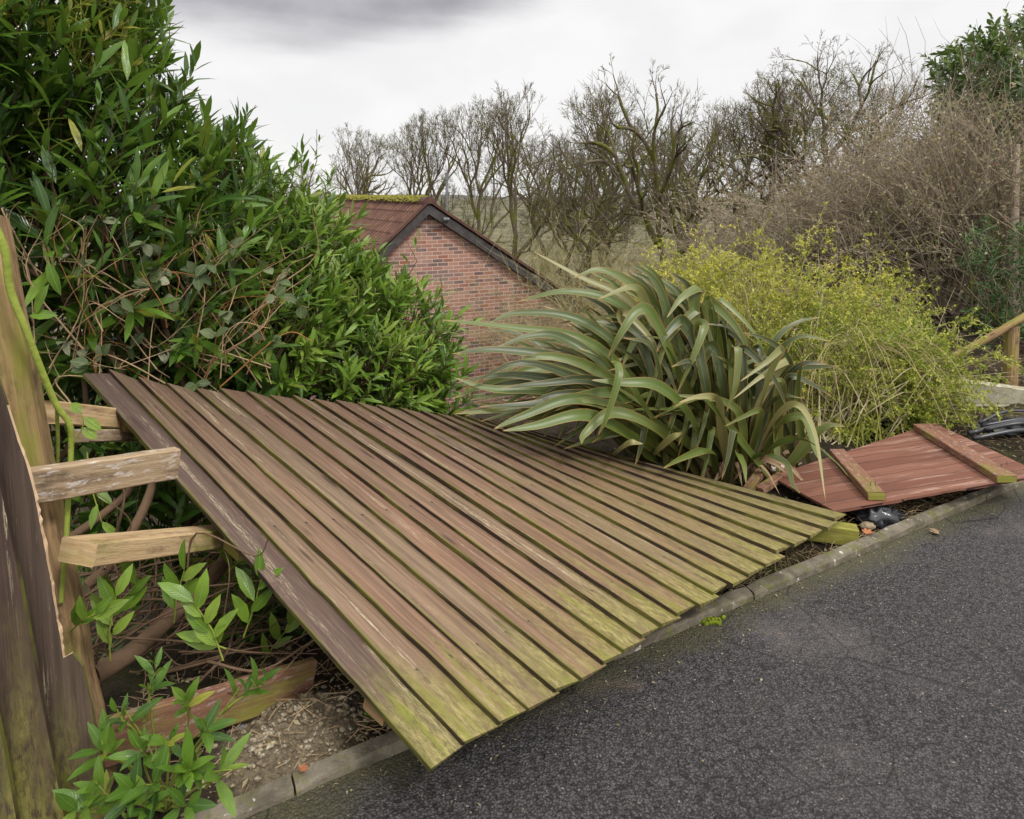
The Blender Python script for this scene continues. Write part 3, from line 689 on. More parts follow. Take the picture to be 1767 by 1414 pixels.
mb = MB(); a0 = at(140, 752, 2.25); a1 = at(262, 752, 2.8); ax_ = unit(a1-a0)
beam(mb, a0, a1, unit(np.cross(ax_, V(0, 0, 1)))*.05, V(0, 0, .045), nseg=6)
tag(mb.build('timber_rail', M['lichen_pine']), 'thin greyish rail tucked directly below the splintered rail', 'timber')
mb = MB(); a0 = at(175, 1283, 1.78); a1 = at(536, 1170, 2.22); ax_ = unit(a1-a0); hv = unit(V(0, 0, 1)-ax_*ax_[2])
mid = (a0+a1)/2+hv*.004
beam(mb, a0, a1, unit(np.cross(ax_, hv))*.03, hv*.125, nseg=10, jag1=.003)
tag(mb.build('gravel_board', M['red_timber']), 'reddish plank on edge near the ground beneath the fallen panel', 'plank')

# ------------------------------------------------------------------ shrub builders
def shoot_list(ells, nsurf, nin, jit=.12):
    """points on the outside of a union of ellipsoids, with outward directions"""
    P = []; D = []
    C_ = np.array([e[0] for e in ells]); Rr = np.array([e[1] for e in ells])
    wts = np.array([np.prod(r)**(2/3) for r in Rr]); wts /= wts.sum()
    tries = 0
    while len(P) < nsurf and tries < nsurf*30:
        tries += 1; j = rng.choice(len(ells), p=wts); d = rdir(); p = C_[j]+Rr[j]*d*rng.uniform(.86, 1.02)
        q = np.linalg.norm((p-C_)/Rr, axis=1); q[j] = 9
        if q.min() < .84: continue
        P.append(p); D.append(unit(d/Rr[j]))
    for _ in range(nin):
        j = rng.choice(len(ells), p=wts); d = rdir(); P.append(C_[j]+Rr[j]*d*rng.uniform(.35, .85)); D.append(d)
    return np.array(P), np.array(D)
def leafy(fol, stems, P, D, lean, slen, nleaf, L, W, rlo, rhi, keep=None):
    LP, LD, LN, LL, LWd, LR = [], [], [], [], [], []
    for p, d in zip(P, D):
        if keep is not None and not keep(p): continue
        ax = unit(d*.55 + lean + rng.normal(size=3)*.28); sl = slen*rng.uniform(.6, 1.35)
        a = perp(ax); b = np.cross(ax, a); base_r = rng.uniform(rlo, rhi); ph = rng.uniform(0, 6.28); szk = rng.uniform(.72, 1.22); splay = rng.uniform(.75, 1.3)
        bend = rng.normal(size=3)*.12*sl
        pts = np.array([p-ax*sl*.6, p+bend*.3, p+ax*sl*.5+bend, p+ax*sl])
        tube(stems, pts, [.0042, .0035, .0025, .0015], 4, rng.random())
        k = int(nleaf*rng.uniform(.7, 1.3))
        for i in range(k):
            t = .12+.88*(i+rng.random()*.5)/k; ph += 2.4
            out_ = math.cos(ph)*a+math.sin(ph)*b; spread = (.92-.55*t)*splay
            if rng.random() < .12: continue
            q = p+ax*sl*t+bend*t; ld = unit(ax*(.55+.5*t)+out_*spread+rng.normal(size=3)*.16)
            LP.append(q); LD.append(ld); LN.append(unit(ax*.9-out_*.5+V(0, 0, .7)+rng.normal(size=3)*.25))
            g = (1-.35*t)*rng.uniform(.7, 1.2)*szk; LL.append(L*g); LWd.append(W*g*rng.uniform(.85, 1.15)); LR.append(np.clip(base_r+rng.normal()*.14+.15*t, 0, 1))
    leaves(fol, LP, LD, LN, np.array(LL), np.array(LWd), np.array(LR), droop=rng.uniform(.02, .3, len(LP)))

def E(px, py, dep, rx, ry, rz): return (at(px, py, dep), V(rx, ry, rz))
LEAN = V(.30, -.10, .95)
# tall dark laurel
ellA = [E(300, 720, 3.5, .55, .25, .30), E(150, 830, 3.1, .40, .25, .35), E(330, 920, 3.35, .5, .25, .40), E(520, 1000, 3.3, .4, .3, .3), E(30, 150, 3.15, .47, .5, .72), E(140, 60, 3.3, .20, .4, .42), E(195, 310, 3.4, .33, .5, .42), E(315, 420, 3.7, .42, .5, .48), E(60, 430, 3.0, .55, .4, .55), E(-120, 250, 2.9, .45, .5, .9), E(230, 540, 3.25, .50, .35, .38)]
lA = thing('laurel_shrub', gz(150, 1000, -.4), 'tall dark green laurel shrub with long glossy leaves filling the upper left', 'shrub', )
fol, st_ = MB(), MB()
P, D = shoot_list(ellA, 640, 560)
leafy(fol, st_, P, D, LEAN, .28, 11, .215, .043, .08, .80)
# a few leader shoots that rise above the outline
lead = [(285, 62, 3.3), (262, 110, 3.3), (300, 150, 3.4), (292, 95, 3.35), (430, 180, 3.75), (448, 205, 3.75), (250, 40, 3.3), (310, 200, 3.4), (350, 215, 3.6), (330, 240, 3.5), (375, 235, 3.65), (400, 240, 3.7), (225, 20, 3.3), (410, 230, 3.75), (460, 260, 3.8), (365, 260, 3.6)]
for a, b, c in lead:
    leafy(fol, st_, [at(a-22, b+80, c)], [V(.25, 0, 1)], V(.30, -.05, 1.1), .30, 15, .135, .030, .1, .6)
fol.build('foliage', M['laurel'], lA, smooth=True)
for _ in range(46):
    p1 = P[rng.integers(0, 620)]; p0 = at(rng.uniform(-100, 420), rng.uniform(760, 1000), rng.uniform(3.0, 3.5))
    mid = (p0+p1)/2+V(.0, .12, .1)+rng.normal(size=3)*.1
    tube(st_, crom([p0, mid, p1], 6), np.linspace(rng.uniform(.011, .02), .004, 13), 5, rng.random())
st_.build('stems', M['branch'], lA, smooth=True)
fol = MB(); P, D = shoot_list([E(70, 15, 3.0, .26, .25, .2), E(130, 90, 2.95, .06, .1, .12)], 60, 0)
ys_ = MB(); leafy(fol, ys_, P, D, LEAN, .2, 9, .11, .03, .0, 1.)
yl = thing('yellow_shrub', at(70, 15, 3.1), 'yellowing leafy branches at the very top left corner of the hedge', 'shrub')
fol.build('foliage', M['yellowleaf'], yl, smooth=True); ys_.build('stems', M['greenstem'], yl, smooth=True)

# brighter, lower laurel in front of the house
ellB = [E(440, 470, 4.0, .40, .45, .42), E(525, 540, 4.2, .27, .4, .54), E(600, 600, 4.3, .36, .35, .44), E(690, 640, 4.4, .22, .3, .42), E(420, 590, 3.75, .50, .4, .40), E(560, 660, 4.0, .5, .3, .28), E(715, 700, 4.3, .22, .2, .22)]
lB = thing('laurel_shrub', gz(600, 800, -.6), 'bright green laurel shrub sloping down in front of the brick house', 'shrub')
fol, st_ = MB(), MB()
P, D = shoot_list(ellB, 720, 260)
leafy(fol, st_, P, D, V(.25, -.12, .75), .22, 12, .148, .032, .2, .92)
lead = [(548, 245, 4.2), (540, 262, 4.2), (585, 300, 4.3), (570, 290, 4.3), (500, 280, 4.1), (515, 275, 4.1), (470, 262, 4.0), (480, 285, 4.0), (600, 390, 4.35), (625, 420, 4.35), (725, 470, 4.4), (740, 515, 4.4), (700, 430, 4.4), (660, 420, 4.4), (775, 600, 4.3), (760, 560, 4.4)]
for a, b, c in lead:
    leafy(fol, st_, [at(a-15, b+62, c)], [V(.2, 0, 1)], V(.22, -.05, 1.0), .26, 14, .115, .026, .3, .75)
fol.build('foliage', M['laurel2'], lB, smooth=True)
for _ in range(30):
    p1 = P[rng.integers(0, 720)]; p0 = at(rng.uniform(380, 620), rng.uniform(720, 800), rng.uniform(4.0, 4.4))
    tube(st_, crom([p0, (p0+p1)/2+rng.normal(size=3)*.1, p1], 6), np.linspace(.012, .004, 13), 5, rng.random())
st_.build('stems', M['branch'], lB, smooth=True)

# bramble and dry canes tangled through the hedge behind the panel
br = thing('bramble', gz(250, 900, -.2), 'tangle of dry tan bramble canes with rounded grey-green leaves behind the left of the panel', 'bramble')
c1, c2, bl = MB(), MB(), MB(); BP, BD, BN, BR = [], [], [], []
for i in range(95):
    x0 = rng.uniform(60, 470); y0 = rng.uniform(640, 720); dep = np.interp(x0, [60, 470], [2.75, 3.35])-rng.uniform(0, .25)
    an_ = rng.uniform(.25, 2.9); ln_ = rng.uniform(70, 250); y0 = rng.uniform(470, 705); x1 = np.clip(x0+math.cos(an_)*ln_, 15, 540); y1 = max(y0-math.sin(an_)*ln_, 370); x1 = min(x1, x0+160)
    p0, p1 = at(x0, y0, dep), at(x1, y1, dep-rng.uniform(-.05, .2)); mid = (p0+p1)/2+rng.normal(size=3)*.07+V(0, 0, .05)
    pa = crom([p0, mid, p1], 5); rr = rng.uniform(.0016, .0036)
    tube(c1 if rng.random() < .72 else c2, pa, np.linspace(rr*1.2, rr*.5, len(pa)), 4, rng.random())
    for _ in range(rng.integers(0, 3)):
        j = rng.integers(3, len(pa)); q = pa[j]; d = unit(rdir()+V(.2, -.2, .4)); tp = q+d*rng.uniform(.05, .16)
        tube(c1, [q, (q+tp)/2+rdir()*.01, tp], [rr*.6, rr*.5, rr*.3], 3, rng.random())
    if rng.random() < .55:
        q = pa[rng.integers(4, len(pa))]
        for k_ in range(3):
            BP.append(q); BD.append(unit(rdir()*.9+V(.1, -.5, .0))); BN.append(unit(V(0, -.7, .8)+rdir()*.5)); BR.append(rng.random())
leaves(bl, BP, BD, BN, rng.uniform(.045, .075, len(BP)), rng.uniform(.034, .052, len(BP)), np.array(BR))
c1.build('dry_canes', M['cane'], br, smooth=True); c2.build('orange_canes', M['orangecane'], br, smooth=True); bl.build('leaves', M['bramleaf'], br, smooth=True)

# thick green sapling stem twining past the post
sp = thing('sapling', gz(118, 1250, 0), 'thick yellow-green stem snaking down past the leaning post with a few fresh leaves', 'sapling')
mb = MB()
pts = crom([at(-20, 370, 1.72), at(8, 430, 1.73), at(18, 500, 1.75), at(45, 570, 1.77), at(72, 640, 1.8), at(98, 700, 1.83), at(121, 735, 1.85), at(122, 790, 1.86), at(117, 880, 1.82), at(112, 960, 1.80), at(105, 1040, 1.78)], 6)
tube(mb, pts, np.linspace(.0105, .006, len(pts)), 7, .5)
tube(mb, crom([at(98, 700, 1.84), at(100, 780, 1.9), at(97, 860, 1.95), at(120, 940, 1.97), at(110, 1100, 1.97)], 5), .005, 5, .2)
tube(mb, crom([at(125, 770, 1.86), at(143, 735, 1.85), at(140, 712, 1.84)], 5), .002, 4, .6)
mb.build('stem', M['greenstem'], sp, smooth=True)
mb = MB()
LV = [((100, 545), (42, 540), 1.75, .5), ((82, 450), (100, 510), 1.74, .4), ((141, 712), (120, 695), 1.84, .9), ((145, 720), (173, 742), 1.84, .9), ((143, 738), (166, 757), 1.84, .9), ((85, 490), (48, 545), 1.74, .6)]
leaves(mb, [at(*a, d) for a, b, d, r_ in LV], [at(*b, d)-at(*a, d) for a, b, d, r_ in LV], [V(.2, -1, .6)]*len(LV), [np.linalg.norm(at(*b, d)-at(*a, d)) for a, b, d, r_ in LV], .028, np.array([r_ for *_, r_ in LV]))
mb.build('leaves', M['laurel2'], sp, smooth=True)

# branches and suckers in the dark hollow under the panel
un_ = thing('fallen_branches', gz(330, 1200, 0), 'tangle of bare brown branches in the dark hollow under the panel', 'branches')
mb = MB()
tube(mb, crom([at(165, 1165, 2.0), at(235, 1120, 2.1), at(310, 1050, 2.25), at(375, 985, 2.4), at(430, 900, 2.6)], 6), np.linspace(.030, .024, 25), 9, .3)
tube(mb, crom([at(150, 1010, 2.15), at(190, 975, 2.2), at(235, 905, 2.3), at(262, 840, 2.4), at(275, 770, 2.6)], 6), np.linspace(.019, .014, 25), 7, .8)
tube(mb, crom([at(120, 930, 2.5), at(175, 890, 2.55), at(225, 845, 2.6), at(245, 790, 2.7)], 6), np.linspace(.017, .013, 19), 7, .1)
for i in range(110):
    x0 = rng.uniform(120, 420); y0 = rng.uniform(980, 1200); dep = rng.uniform(2.0, 2.9)
    x1 = x0+rng.uniform(100, 420); y1 = y0-rng.uniform(-50, 170)
    if rng.random() < .25: x1 = x0+rng.normal()*60; y1 = y0-rng.uniform(80, 240)
    x1 = min(x1, 150+(y1-648)/1.11+60)
    p0, p1 = at(x0, y0, dep), at(x1, y1, dep+rng.uniform(-.1, .5)); rr = rng.uniform(.0018, .0065)**1
    pa = crom([p0, p0*.65+p1*.35+rng.normal(size=3)*.035, p0*.3+p1*.7+rng.normal(size=3)*.035, p1], 5)
    tube(mb, pa, np.linspace(rr, rr*.45, len(pa)), 4, rng.random())
mb.build('branch', M['branch'], un_, smooth=True)
mb = MB(); sm = MB()
sk = [((300, 1075), (318, 985), 2.0, 5), ((385, 1140), (335, 1040), 1.95, 7), ((420, 1100), (450, 1000), 2.15, 5), ((390, 1120), (350, 1100), 2.0, 4), ((190, 1140), (200, 1030), 1.85, 6), ((175, 1090), (235, 1010), 1.95, 5), ((120, 1090), (165, 1060), 1.75, 5), ((150, 780), (175, 900), 2.3, 4), ((395, 985), (420, 960), 2.3, 4), ((210, 770), (240, 740), 2.6, 6), ((520, 1100), (560, 1040), 2.6, 5), ((450, 1150), (500, 1080), 2.4, 5)]
sup = []
for a, b, d, k_ in sk:
    p0, p1 = at(*a, d), at(*b, d-.05); tube(sm, [p0, (p0+p1)/2+rdir()*.01, p1], [.003, .0025, .0015], 4, .5)
    for i in range(k_):
        t = .25+.75*i/max(k_-1, 1); q = p0+(p1-p0)*t; s_ = 1 if i % 2 else -1
        ld = unit(unit(p1-p0)*.9+V(s_*.8, -.1, .25)*(1.0-.4*t)+rng.normal(size=3)*.15)
        sup.append((q, ld, unit(V(.1, -1, .5)+rng.normal(size=3)*.3), rng.uniform(.075, .12), rng.uniform(.35, .95)))
leaves(mb, [s_[0] for s_ in sup], [s_[1] for s_ in sup], [s_[2] for s_ in sup], np.array([s_[3] for s_ in sup]), np.array([s_[3] for s_ in sup])*.34, np.array([s_[4] for s_ in sup]))
su = thing('laurel_sucker', gz(380, 1180, 0), 'sparse pale green laurel leaves on thin suckers in the hollow under the panel', 'plant')
mb.build('foliage', M['laurel2'], su, smooth=True); sm.build('stems', M['greenstem'], su, smooth=True)

# young laurel in the foreground corner
yg = thing('young_laurel', gz(290, 1405, 0), 'young laurel plant with dark glossy leaves at the kerb in the lower left corner', 'plant')
fol, st_ = MB(), MB(); P0 = gz(285, 1400, 0)
tips = [(215, 1225, 1.66), (255, 1180, 1.68), (330, 1200, 1.66), (415, 1185, 1.68), (300, 1260, 1.60), (250, 1290, 1.58), (180, 1385, 1.52), (230, 1370, 1.5), (330, 1330, 1.52), (270, 1350, 1.50), (350, 1260, 1.62), (195, 1290, 1.62), (310, 1390, 1.48), (385, 1340, 1.53), (150, 1400, 1.5), (250, 1400, 1.47), (345, 1295, 1.58)]
for (px, py, d) in tips:
    p1 = at(px, py, d); pa = crom([P0, P0*.5+p1*.5+V(0, 0, .03)+rdir()*.02, p1], 5); tube(st_, pa, np.linspace(.004, .002, len(pa)), 4, rng.random())
    leafy(fol, st_, [p1-unit(p1-P0)*.06], [unit(p1-P0)], unit(p1-P0)*.8+V(0, -.2, .1), .09, 9, .098, .030, .3, .8)
fol.build('foliage', M['laurel'], yg, smooth=True); st_.build('stems', M['greenstem'], yg, smooth=True)

# ------------------------------------------------------------------ New Zealand flax
fx = thing('flax_plant', gz(1255, 815, -.02), 'large New Zealand flax with long strap leaves blown over to the left', 'plant')
FB = MB()
def blade(P, W, r, face, m=7, kink=None):
    P = np.asarray(P); C_ = crom(P, m); k = len(C_); T = np.gradient(C_, axis=0); T /= (np.linalg.norm(T, axis=1)[:, None]+1e-9)
    t = np.linspace(0, 1, k); wd = W*np.clip(.38+1.35*np.minimum(t, .5)*1.0, 0, 1)*np.where(t > .48, np.clip((1-t)/.52, 0, 1)**.72, 1)
    fv = np.asarray(face, float); vs = []; uv = []; prev = None
    tw = rng.normal()*.9
    for i in range(k):
        f2 = unit(fv+V(math.sin(t[i]*3)*tw*.4, 0, t[i]*.3)); B_ = np.cross(T[i], f2)
        B_ = unit(B_) if np.linalg.norm(B_) > .15 else (prev if prev is not None else perp(T[i]))
        if prev is not None:
            if B_@prev < 0: B_ = -B_
            B_ = unit(B_*.5+prev*.5); B_ = unit(B_-T[i]*(B_@T[i]))
        prev = B_; N_ = np.cross(B_, T[i]); fold = .42*(1-t[i])+.10
        h = wd[i]*.5
        vs += [C_[i]-B_*h+N_*h*fold, C_[i]-B_*h*.5+N_*h*fold*.45, C_[i], C_[i]+B_*h*.5+N_*h*fold*.45, C_[i]+B_*h+N_*h*fold]
        uv += [(t[i], 0), (t[i], .25), (t[i], .5), (t[i], .75), (t[i], 1)]
    FB.add(vs, [(i*5+j, i*5+j+1, (i+1)*5+j+1, (i+1)*5+j) for i in range(k-1) for j in range(4)], uv, r)
def fb(x): return gz(x, 808+rng.uniform(-14, 10), -.02)
hero = [  # image-space polylines with depth: base first
 ([(1180,800,3.9),(1120,690,3.8),(1010,590,3.7),(880,562,3.65),(762,553,3.6)], .062, .62),
 ([(1190,800,3.9),(1120,660,3.85),(1010,560,3.8),(900,540,3.75),(835,560,3.7)], .06, .45),
 ([(1180,800,3.9),(1100,700,3.75),(980,620,3.6),(860,600,3.5),(780,615,3.45)], .065, .35),
 ([(1180,800,3.9),(1080,690,3.7),(960,640,3.55),(860,655,3.45),(775,690,3.4)], .06, .7),
 ([(1170,800,3.9),(1060,720,3.7),(950,680,3.5),(850,670,3.4),(780,655,3.35)], .065, .55),
 ([(1170,800,3.9),(1060,740,3.65),(960,700,3.5),(860,705,3.4),(785,712,3.3)], .05, .85),
 ([(1180,800,3.85),(1100,760,3.6),(1010,720,3.4),(920,735,3.3),(865,740,3.25)], .066, .6),
 ([(1190,800,3.85),(1100,730,3.6),(1000,690,3.4),(900,720,3.3),(850,745,3.2)], .06, .5),
 ([(1200,800,3.9),(1160,640,3.9),(1090,520,3.9),(1000,475,3.9),(920,438,3.9)], .05, .95),
 ([(1200,800,3.9),(1150,640,3.85),(1080,530,3.8),(980,500,3.75),(890,520,3.7)], .066, .55),
 ([(1210,800,3.9),(1160,600,3.85),(1110,510,3.8),(1040,470,3.75),(985,482,3.7)], .066, .75),
 ([(1215,800,3.9),(1180,640,3.8),(1120,540,3.75),(1095,500,3.7),(1030,520,3.6)], .066, .9),
 ([(1220,800,3.9),(1170,650,3.7),(1125,545,3.6),(1100,535,3.55),(1075,570,3.5),(1048,617,3.5)], .068, .65),
 ([(1240,800,3.9),(1215,650,3.85),(1195,530,3.8),(1205,496,3.78),(1180,515,3.7),(1150,545,3.65)], .068, .7),
 ([(1250,800,3.9),(1220,660,3.75),(1205,570,3.7),(1215,560,3.65),(1195,610,3.6),(1170,680,3.6)], .06, .72),
 ([(1225,800,3.85),(1190,720,3.6),(1130,668,3.45),(1070,662,3.4),(1020,660,3.35)], .066, .58),
 ([(1255,800,3.9),(1235,660,3.85),(1220,560,3.85),(1160,470,3.9)], .05, .4),
 ([(1230,800,3.9),(1190,650,3.95),(1140,540,4.0),(1110,480,4.05)], .05, .45),
 ([(1240,800,3.9),(1210,640,3.95),(1180,520,4.0),(1130,478,4.0)], .055, .35),
 ([(1180,800,3.8),(1110,700,3.55),(1060,620,3.45),(1068,650,3.35),(1050,715,3.3),(1035,752,3.3)], .05, .6),
 ([(1190,800,3.8),(1130,740,3.55),(1060,715,3.45),(1010,745,3.35),(1005,765,3.3)], .06, .75),
 ([(1180,800,3.85),(1060,650,3.7),(980,585,3.65),(920,580,3.6),(850,600,3.5)], .06, .4),
 ([(1290,805,3.85),(1310,700,3.7),(1330,630,3.6),(1345,600,3.55),(1325,625,3.45),(1280,660,3.4)], .05, .9),
 ([(1290,805,3.85),(1300,720,3.8),(1340,640,3.75),(1362,622,3.7),(1320,650,3.6),(1262,690,3.5)], .05, .95),
 ([(1295,805,3.8),(1330,730,3.65),(1370,695,3.5),(1400,745,3.35),(1425,860,3.1)], .04, .97),
 ([(1295,805,3.8),(1340,735,3.7),(1385,720,3.6),(1405,770,3.45),(1412,790,3.4)], .045, .7),
 ([(1295,808,3.8),(1340,765,3.6),(1390,762,3.45),(1440,800,3.3),(1460,822,3.2)], .045, .5),
 ([(1285,808,3.8),(1310,785,3.65),(1350,800,3.5),(1370,835,3.35),(1382,848,3.3)], .04, .45),
 ([(1275,808,3.75),(1270,780,3.6),(1285,805,3.4),(1285,838,3.3)], .035, .6),
 ([(1275,808,3.85),(1262,700,3.7),(1265,620,3.6),(1275,600,3.55),(1270,660,3.5),(1255,715,3.5)], .06, .85),
 ([(1110,790,3.6),(1150,760,3.4),(1180,748,3.3)], .05, .95),
 ([(1050,780,3.4),(1080,765,3.3),(1110,765,3.25)], .04, .97),
]
for pl, W_, r_ in hero:
    pp = [at(x, y, d) for x, y, d in pl]; pp[0] = pp[0]*.3+fb(pl[0][0])*.7; pp[2:] = [q_+rdir()*.012 for q_ in pp[2:]]
    blade(pp, W_, r_, V(.15, -1, .55))
ctr = gz(1240, 812, -.02)
for i in range(360):
    b_ = ctr+V(rng.normal()*.15, rng.normal()*.12, 0); side = rng.random()
    if side < .52: lean = rng.uniform(-1.25, -.45); L_ = rng.uniform(.95, 1.45)
    elif side < .955: lean = rng.uniform(-.5, .16); L_ = rng.uniform(.75, 1.2)
    else: lean = rng.uniform(.15, .7); L_ = rng.uniform(.5, .85)
    away = rng.normal()*.24-.08
    el0 = unit(V(lean, away, 1)); hz = unit(V(-1.0 if lean < .1 else .8, away+rng.normal()*.25, -.12+rng.normal()*.22))
    t0 = rng.uniform(.35, .9); sh = rng.uniform(.12, .40); dr = rng.uniform(0, .7)
    pts = []; p = b_.copy()
    for s_ in np.linspace(0, 1, 8):
        pts.append(p.copy()); k_ = smooth(t0-sh*.5, t0+sh, s_); d_ = unit(el0*(1-k_*.9)+hz*k_*.9+V(0, 0, -1)*dr*max(0, s_-.6)); p = p+d_*L_/7
    if rng.random() < .30:      # snapped over, the tip hanging
        j_ = rng.integers(4, 6); pts = pts[:j_+1]; e_ = unit(hz*.7+V(0, -.5, -.5*rng.random())); f_ = rng.uniform(.16, .36)
        pts += [pts[j_]+e_*.035+V(0, 0, .006), pts[j_]+e_*.04+unit(e_*.35+V(-.15, -.15, -1))*f_*.5, pts[j_]+e_*.05+unit(e_*.25+V(-.2, -.1, -1))*f_]
    blade(pts, rng.uniform(.050, .076), np.clip(rng.beta(1.5, 1.6), 0, 1), unit(V(-.15+rng.normal()*.55, -1, .45+rng.normal()*.25)))
for i in range(34):      # low blades swept left over the edge of the fallen panel
    xe = rng.uniform(770, 960); ye = rng.uniform(640, 742); dd_ = rng.uniform(3.35, 3.75); xm = (1170+xe)/2
    pts = [fb(rng.uniform(1130, 1230)), at(1110+rng.normal()*15, 740+rng.normal()*18, 3.7), at(xm+20, (735+ye)/2-28+rng.normal()*12, (3.7+dd_)/2), at((xm+xe)/2, ye-14+rng.normal()*10, dd_), at(xe, ye+rng.normal()*10, dd_-.05)]
    blade(pts, rng.uniform(.050, .07), np.clip(rng.beta(1.5, 1.6), 0, 1), unit(V(-.1+rng.normal()*.4, -1, .4)), m=4)
for i in range(42):      # tall upright blades in the middle of the clump, many folded over at the top
    x0_ = rng.uniform(1150, 1290); x1_ = 1165+(x0_-1220)*1.25+rng.normal()*26; y1_ = 500+abs(x1_-1175)*.35+abs(rng.normal())*55; d_ = rng.uniform(3.7, 4.15)
    pts = [fb(x0_), at((x0_*2+x1_)/3, 700, d_), at((x0_+x1_*2)/3, 600, d_), at(x1_, y1_, d_)]
    if rng.random() < .6:
        o_ = rng.choice([-1, -1, 1]); l_ = rng.uniform(40, 110); pts += [at(x1_+o_*10, y1_-6, d_-.02), at(x1_+o_*(14+l_*.45), y1_+l_*.45, d_-.08), at(x1_+o_*(18+l_*.7), y1_+l_*1.1, d_-.10)]
    else: pts += [at(x1_+(x1_-x0_)*.25-8, y1_-40, d_), at(x1_+(x1_-x0_)*.5-30, y1_-62, d_)]
    blade(pts, rng.uniform(.055, .075), np.clip(rng.beta(1.4, 1.8), 0, 1), unit(V(rng.normal()*.35-.1, -1, .15)))
for i in range(130):     # stiff upright blades massed round the base
    b_ = ctr+V(rng.normal()*.16-.02, rng.normal()*.10, 0); L_ = rng.uniform(.45, 1.0); d0 = unit(V(rng.normal()*.32-.28, rng.normal()*.18-.05, 1)); bend = V(rng.normal()*.2-.2, rng.normal()*.15, 0)
    pts = [b_+d0*L_*t_+bend*t_**2.2*L_ for t_ in np.linspace(0, 1, 6)]
    blade(pts, rng.uniform(.04, .062), np.clip(rng.beta(1.2, 2.2), 0, 1), unit(V(rng.normal()*.6, -1, .2)))
main_ = FB; FB = MB()    # withered blades hanging at the foot of the clump
for i in range(46):
    b_ = ctr+V(rng.normal()*.17, rng.normal()*.10-.06, .02); a_ = rng.uniform(0, 6.28); L_ = rng.uniform(.15, .36); o_ = V(math.cos(a_), math.sin(a_)*.6-.3, 0)
    blade([b_, b_+o_*L_*.25+V(0, 0, L_*.45), b_+o_*L_*.6+V(0, 0, L_*.42), b_+o_*L_*.95+V(0, 0, .03)], rng.uniform(.018, .04), rng.random(), unit(V(rng.normal(), -1, .4)), m=3)
FB.build('dead_leaves', M['tanleaf'], fx, smooth=True); FB = main_
FB.build('leaves', M['flax'], fx, smooth=True)

# ------------------------------------------------------------------ fine-leaved shrubs
def airy(name, base, ells, nst, matl, lab, r0, leafL, per, straw=0, arcs=0):
    th = thing(name, base, lab, 'shrub'); fol, st_, sw = MB(), MB(), MB()
    P, D = shoot_list(ells, nst, nst//3)
    LP, LD, LN, LR = [], [], [], []
    for i, (p, d) in enumerate(zip(P, D)):
        b_ = base+V(rng.normal()*.16, rng.normal()*.12, 0); mid = b_*.45+p*.55+V(0, 0, .18)+rng.normal(size=3)*.08
        tip = p+unit(d+V(0, -.1, .1)+rng.normal(size=3)*.5)*(rng.uniform(.05, .3) if rng.random() < .68 else rng.uniform(.25, .6))
        pa = crom([b_, mid, p, tip], 6); isstraw = rng.random() < straw
        tube(sw if isstraw else st_, pa, np.linspace(.0045, .001, len(pa)), 3, rng.random())
        rr = rng.random()
        for _ in range(7):
            j = rng.integers(len(pa)//3, len(pa)); q = pa[j]; dd = unit(rdir()+(pa[-1]-pa[-4])*2+V(0, 0, .3)); tl = rng.uniform(.08, .28)
            e_ = q+dd*tl+V(0, 0, -.12*tl); m2 = (q+e_)/2+rdir()*.015
            tube(sw if isstraw and rng.random() < .7 else st_, [q, m2, e_], [.0016, .0013, .0007], 3, rng.random())
            if isstraw and rng.random() < .75: continue
            for s_ in rng.random(per):
                LP.append(q*(1-s_)+e_*s_+rdir()*.008); LD.append(dd*.6+rdir()); LN.append(V(0, 0, .6)+rdir()); LR.append(np.clip(rr*.5+rng.random()*.5, 0, 1))
    bits(fol, LP, LD, LN, leafL*rng.uniform(.6, 1.4, len(LP)), leafL*.6, np.array(LR))
    for _ in range(arcs):       # long bleached shoots arching over and hanging at the tips
        b_ = base+V(rng.normal()*.14, rng.normal()*.08-.05, 0); a = rng.normal()*.9; hh = rng.uniform(.45, .85); rx = math.sin(a)*rng.uniform(.3, .9)
        pk = b_+V(rx*.6, -.18, hh); e_ = b_+V(rx*1.25, -.32-rng.random()*.15, hh*rng.uniform(.25, .85)); pa = crom([b_, b_+V(rx*.12, -.03, hh*.6), pk, (pk+e_)/2+V(rx*.08, 0, .07), e_], 5)+rng.normal(size=3)*.02
        tube(sw, pa, np.linspace(.0042, .0012, len(pa)), 3, rng.random())
        for _k in range(5):
            q = pa[rng.integers(8, len(pa))]; tube(sw, [q, q+unit(rdir()+V(rx, -.2, -.3))*rng.uniform(.05, .16)], [.0016, .0008], 3, rng.random())
    fol.build('foliage', matl, th); st_.build('stems', M['scrub'], th)
    if straw: sw.build('dead_stems', M['strawstem'], th)
    return th
bA = gz(1440, 748, -.02)
airy('yellow_green_shrub', bA+V(-.1, .9, -.3), [E(1290, 560, 6.0, .62, .5, .5), E(1200, 510, 6.3, .40, .4, .35), E(1380, 560, 6.0, .6, .5, .42), E(1480, 560, 5.9, .4, .4, .32)], 430, M['lonicera_y'],
     'yellow-green feathery shrub behind the flax', 0, .025, 13, .04)
airy('green_shrub', bA, [E(1420, 650, 5.2, .5, .4, .30), E(1540, 655, 5.1, .40, .4, .27), E(1490, 610, 5.3, .5, .4, .26), E(1575, 690, 5.0, .18, .3, .15), E(1390, 690, 5.0, .25, .25, .16), E(1500, 690, 4.95, .45, .25, .20)], 430, M['lonicera_g'],
     'arching green shrub with straw-coloured stems just behind the red panel', 0, .024, 20, .04, 16)

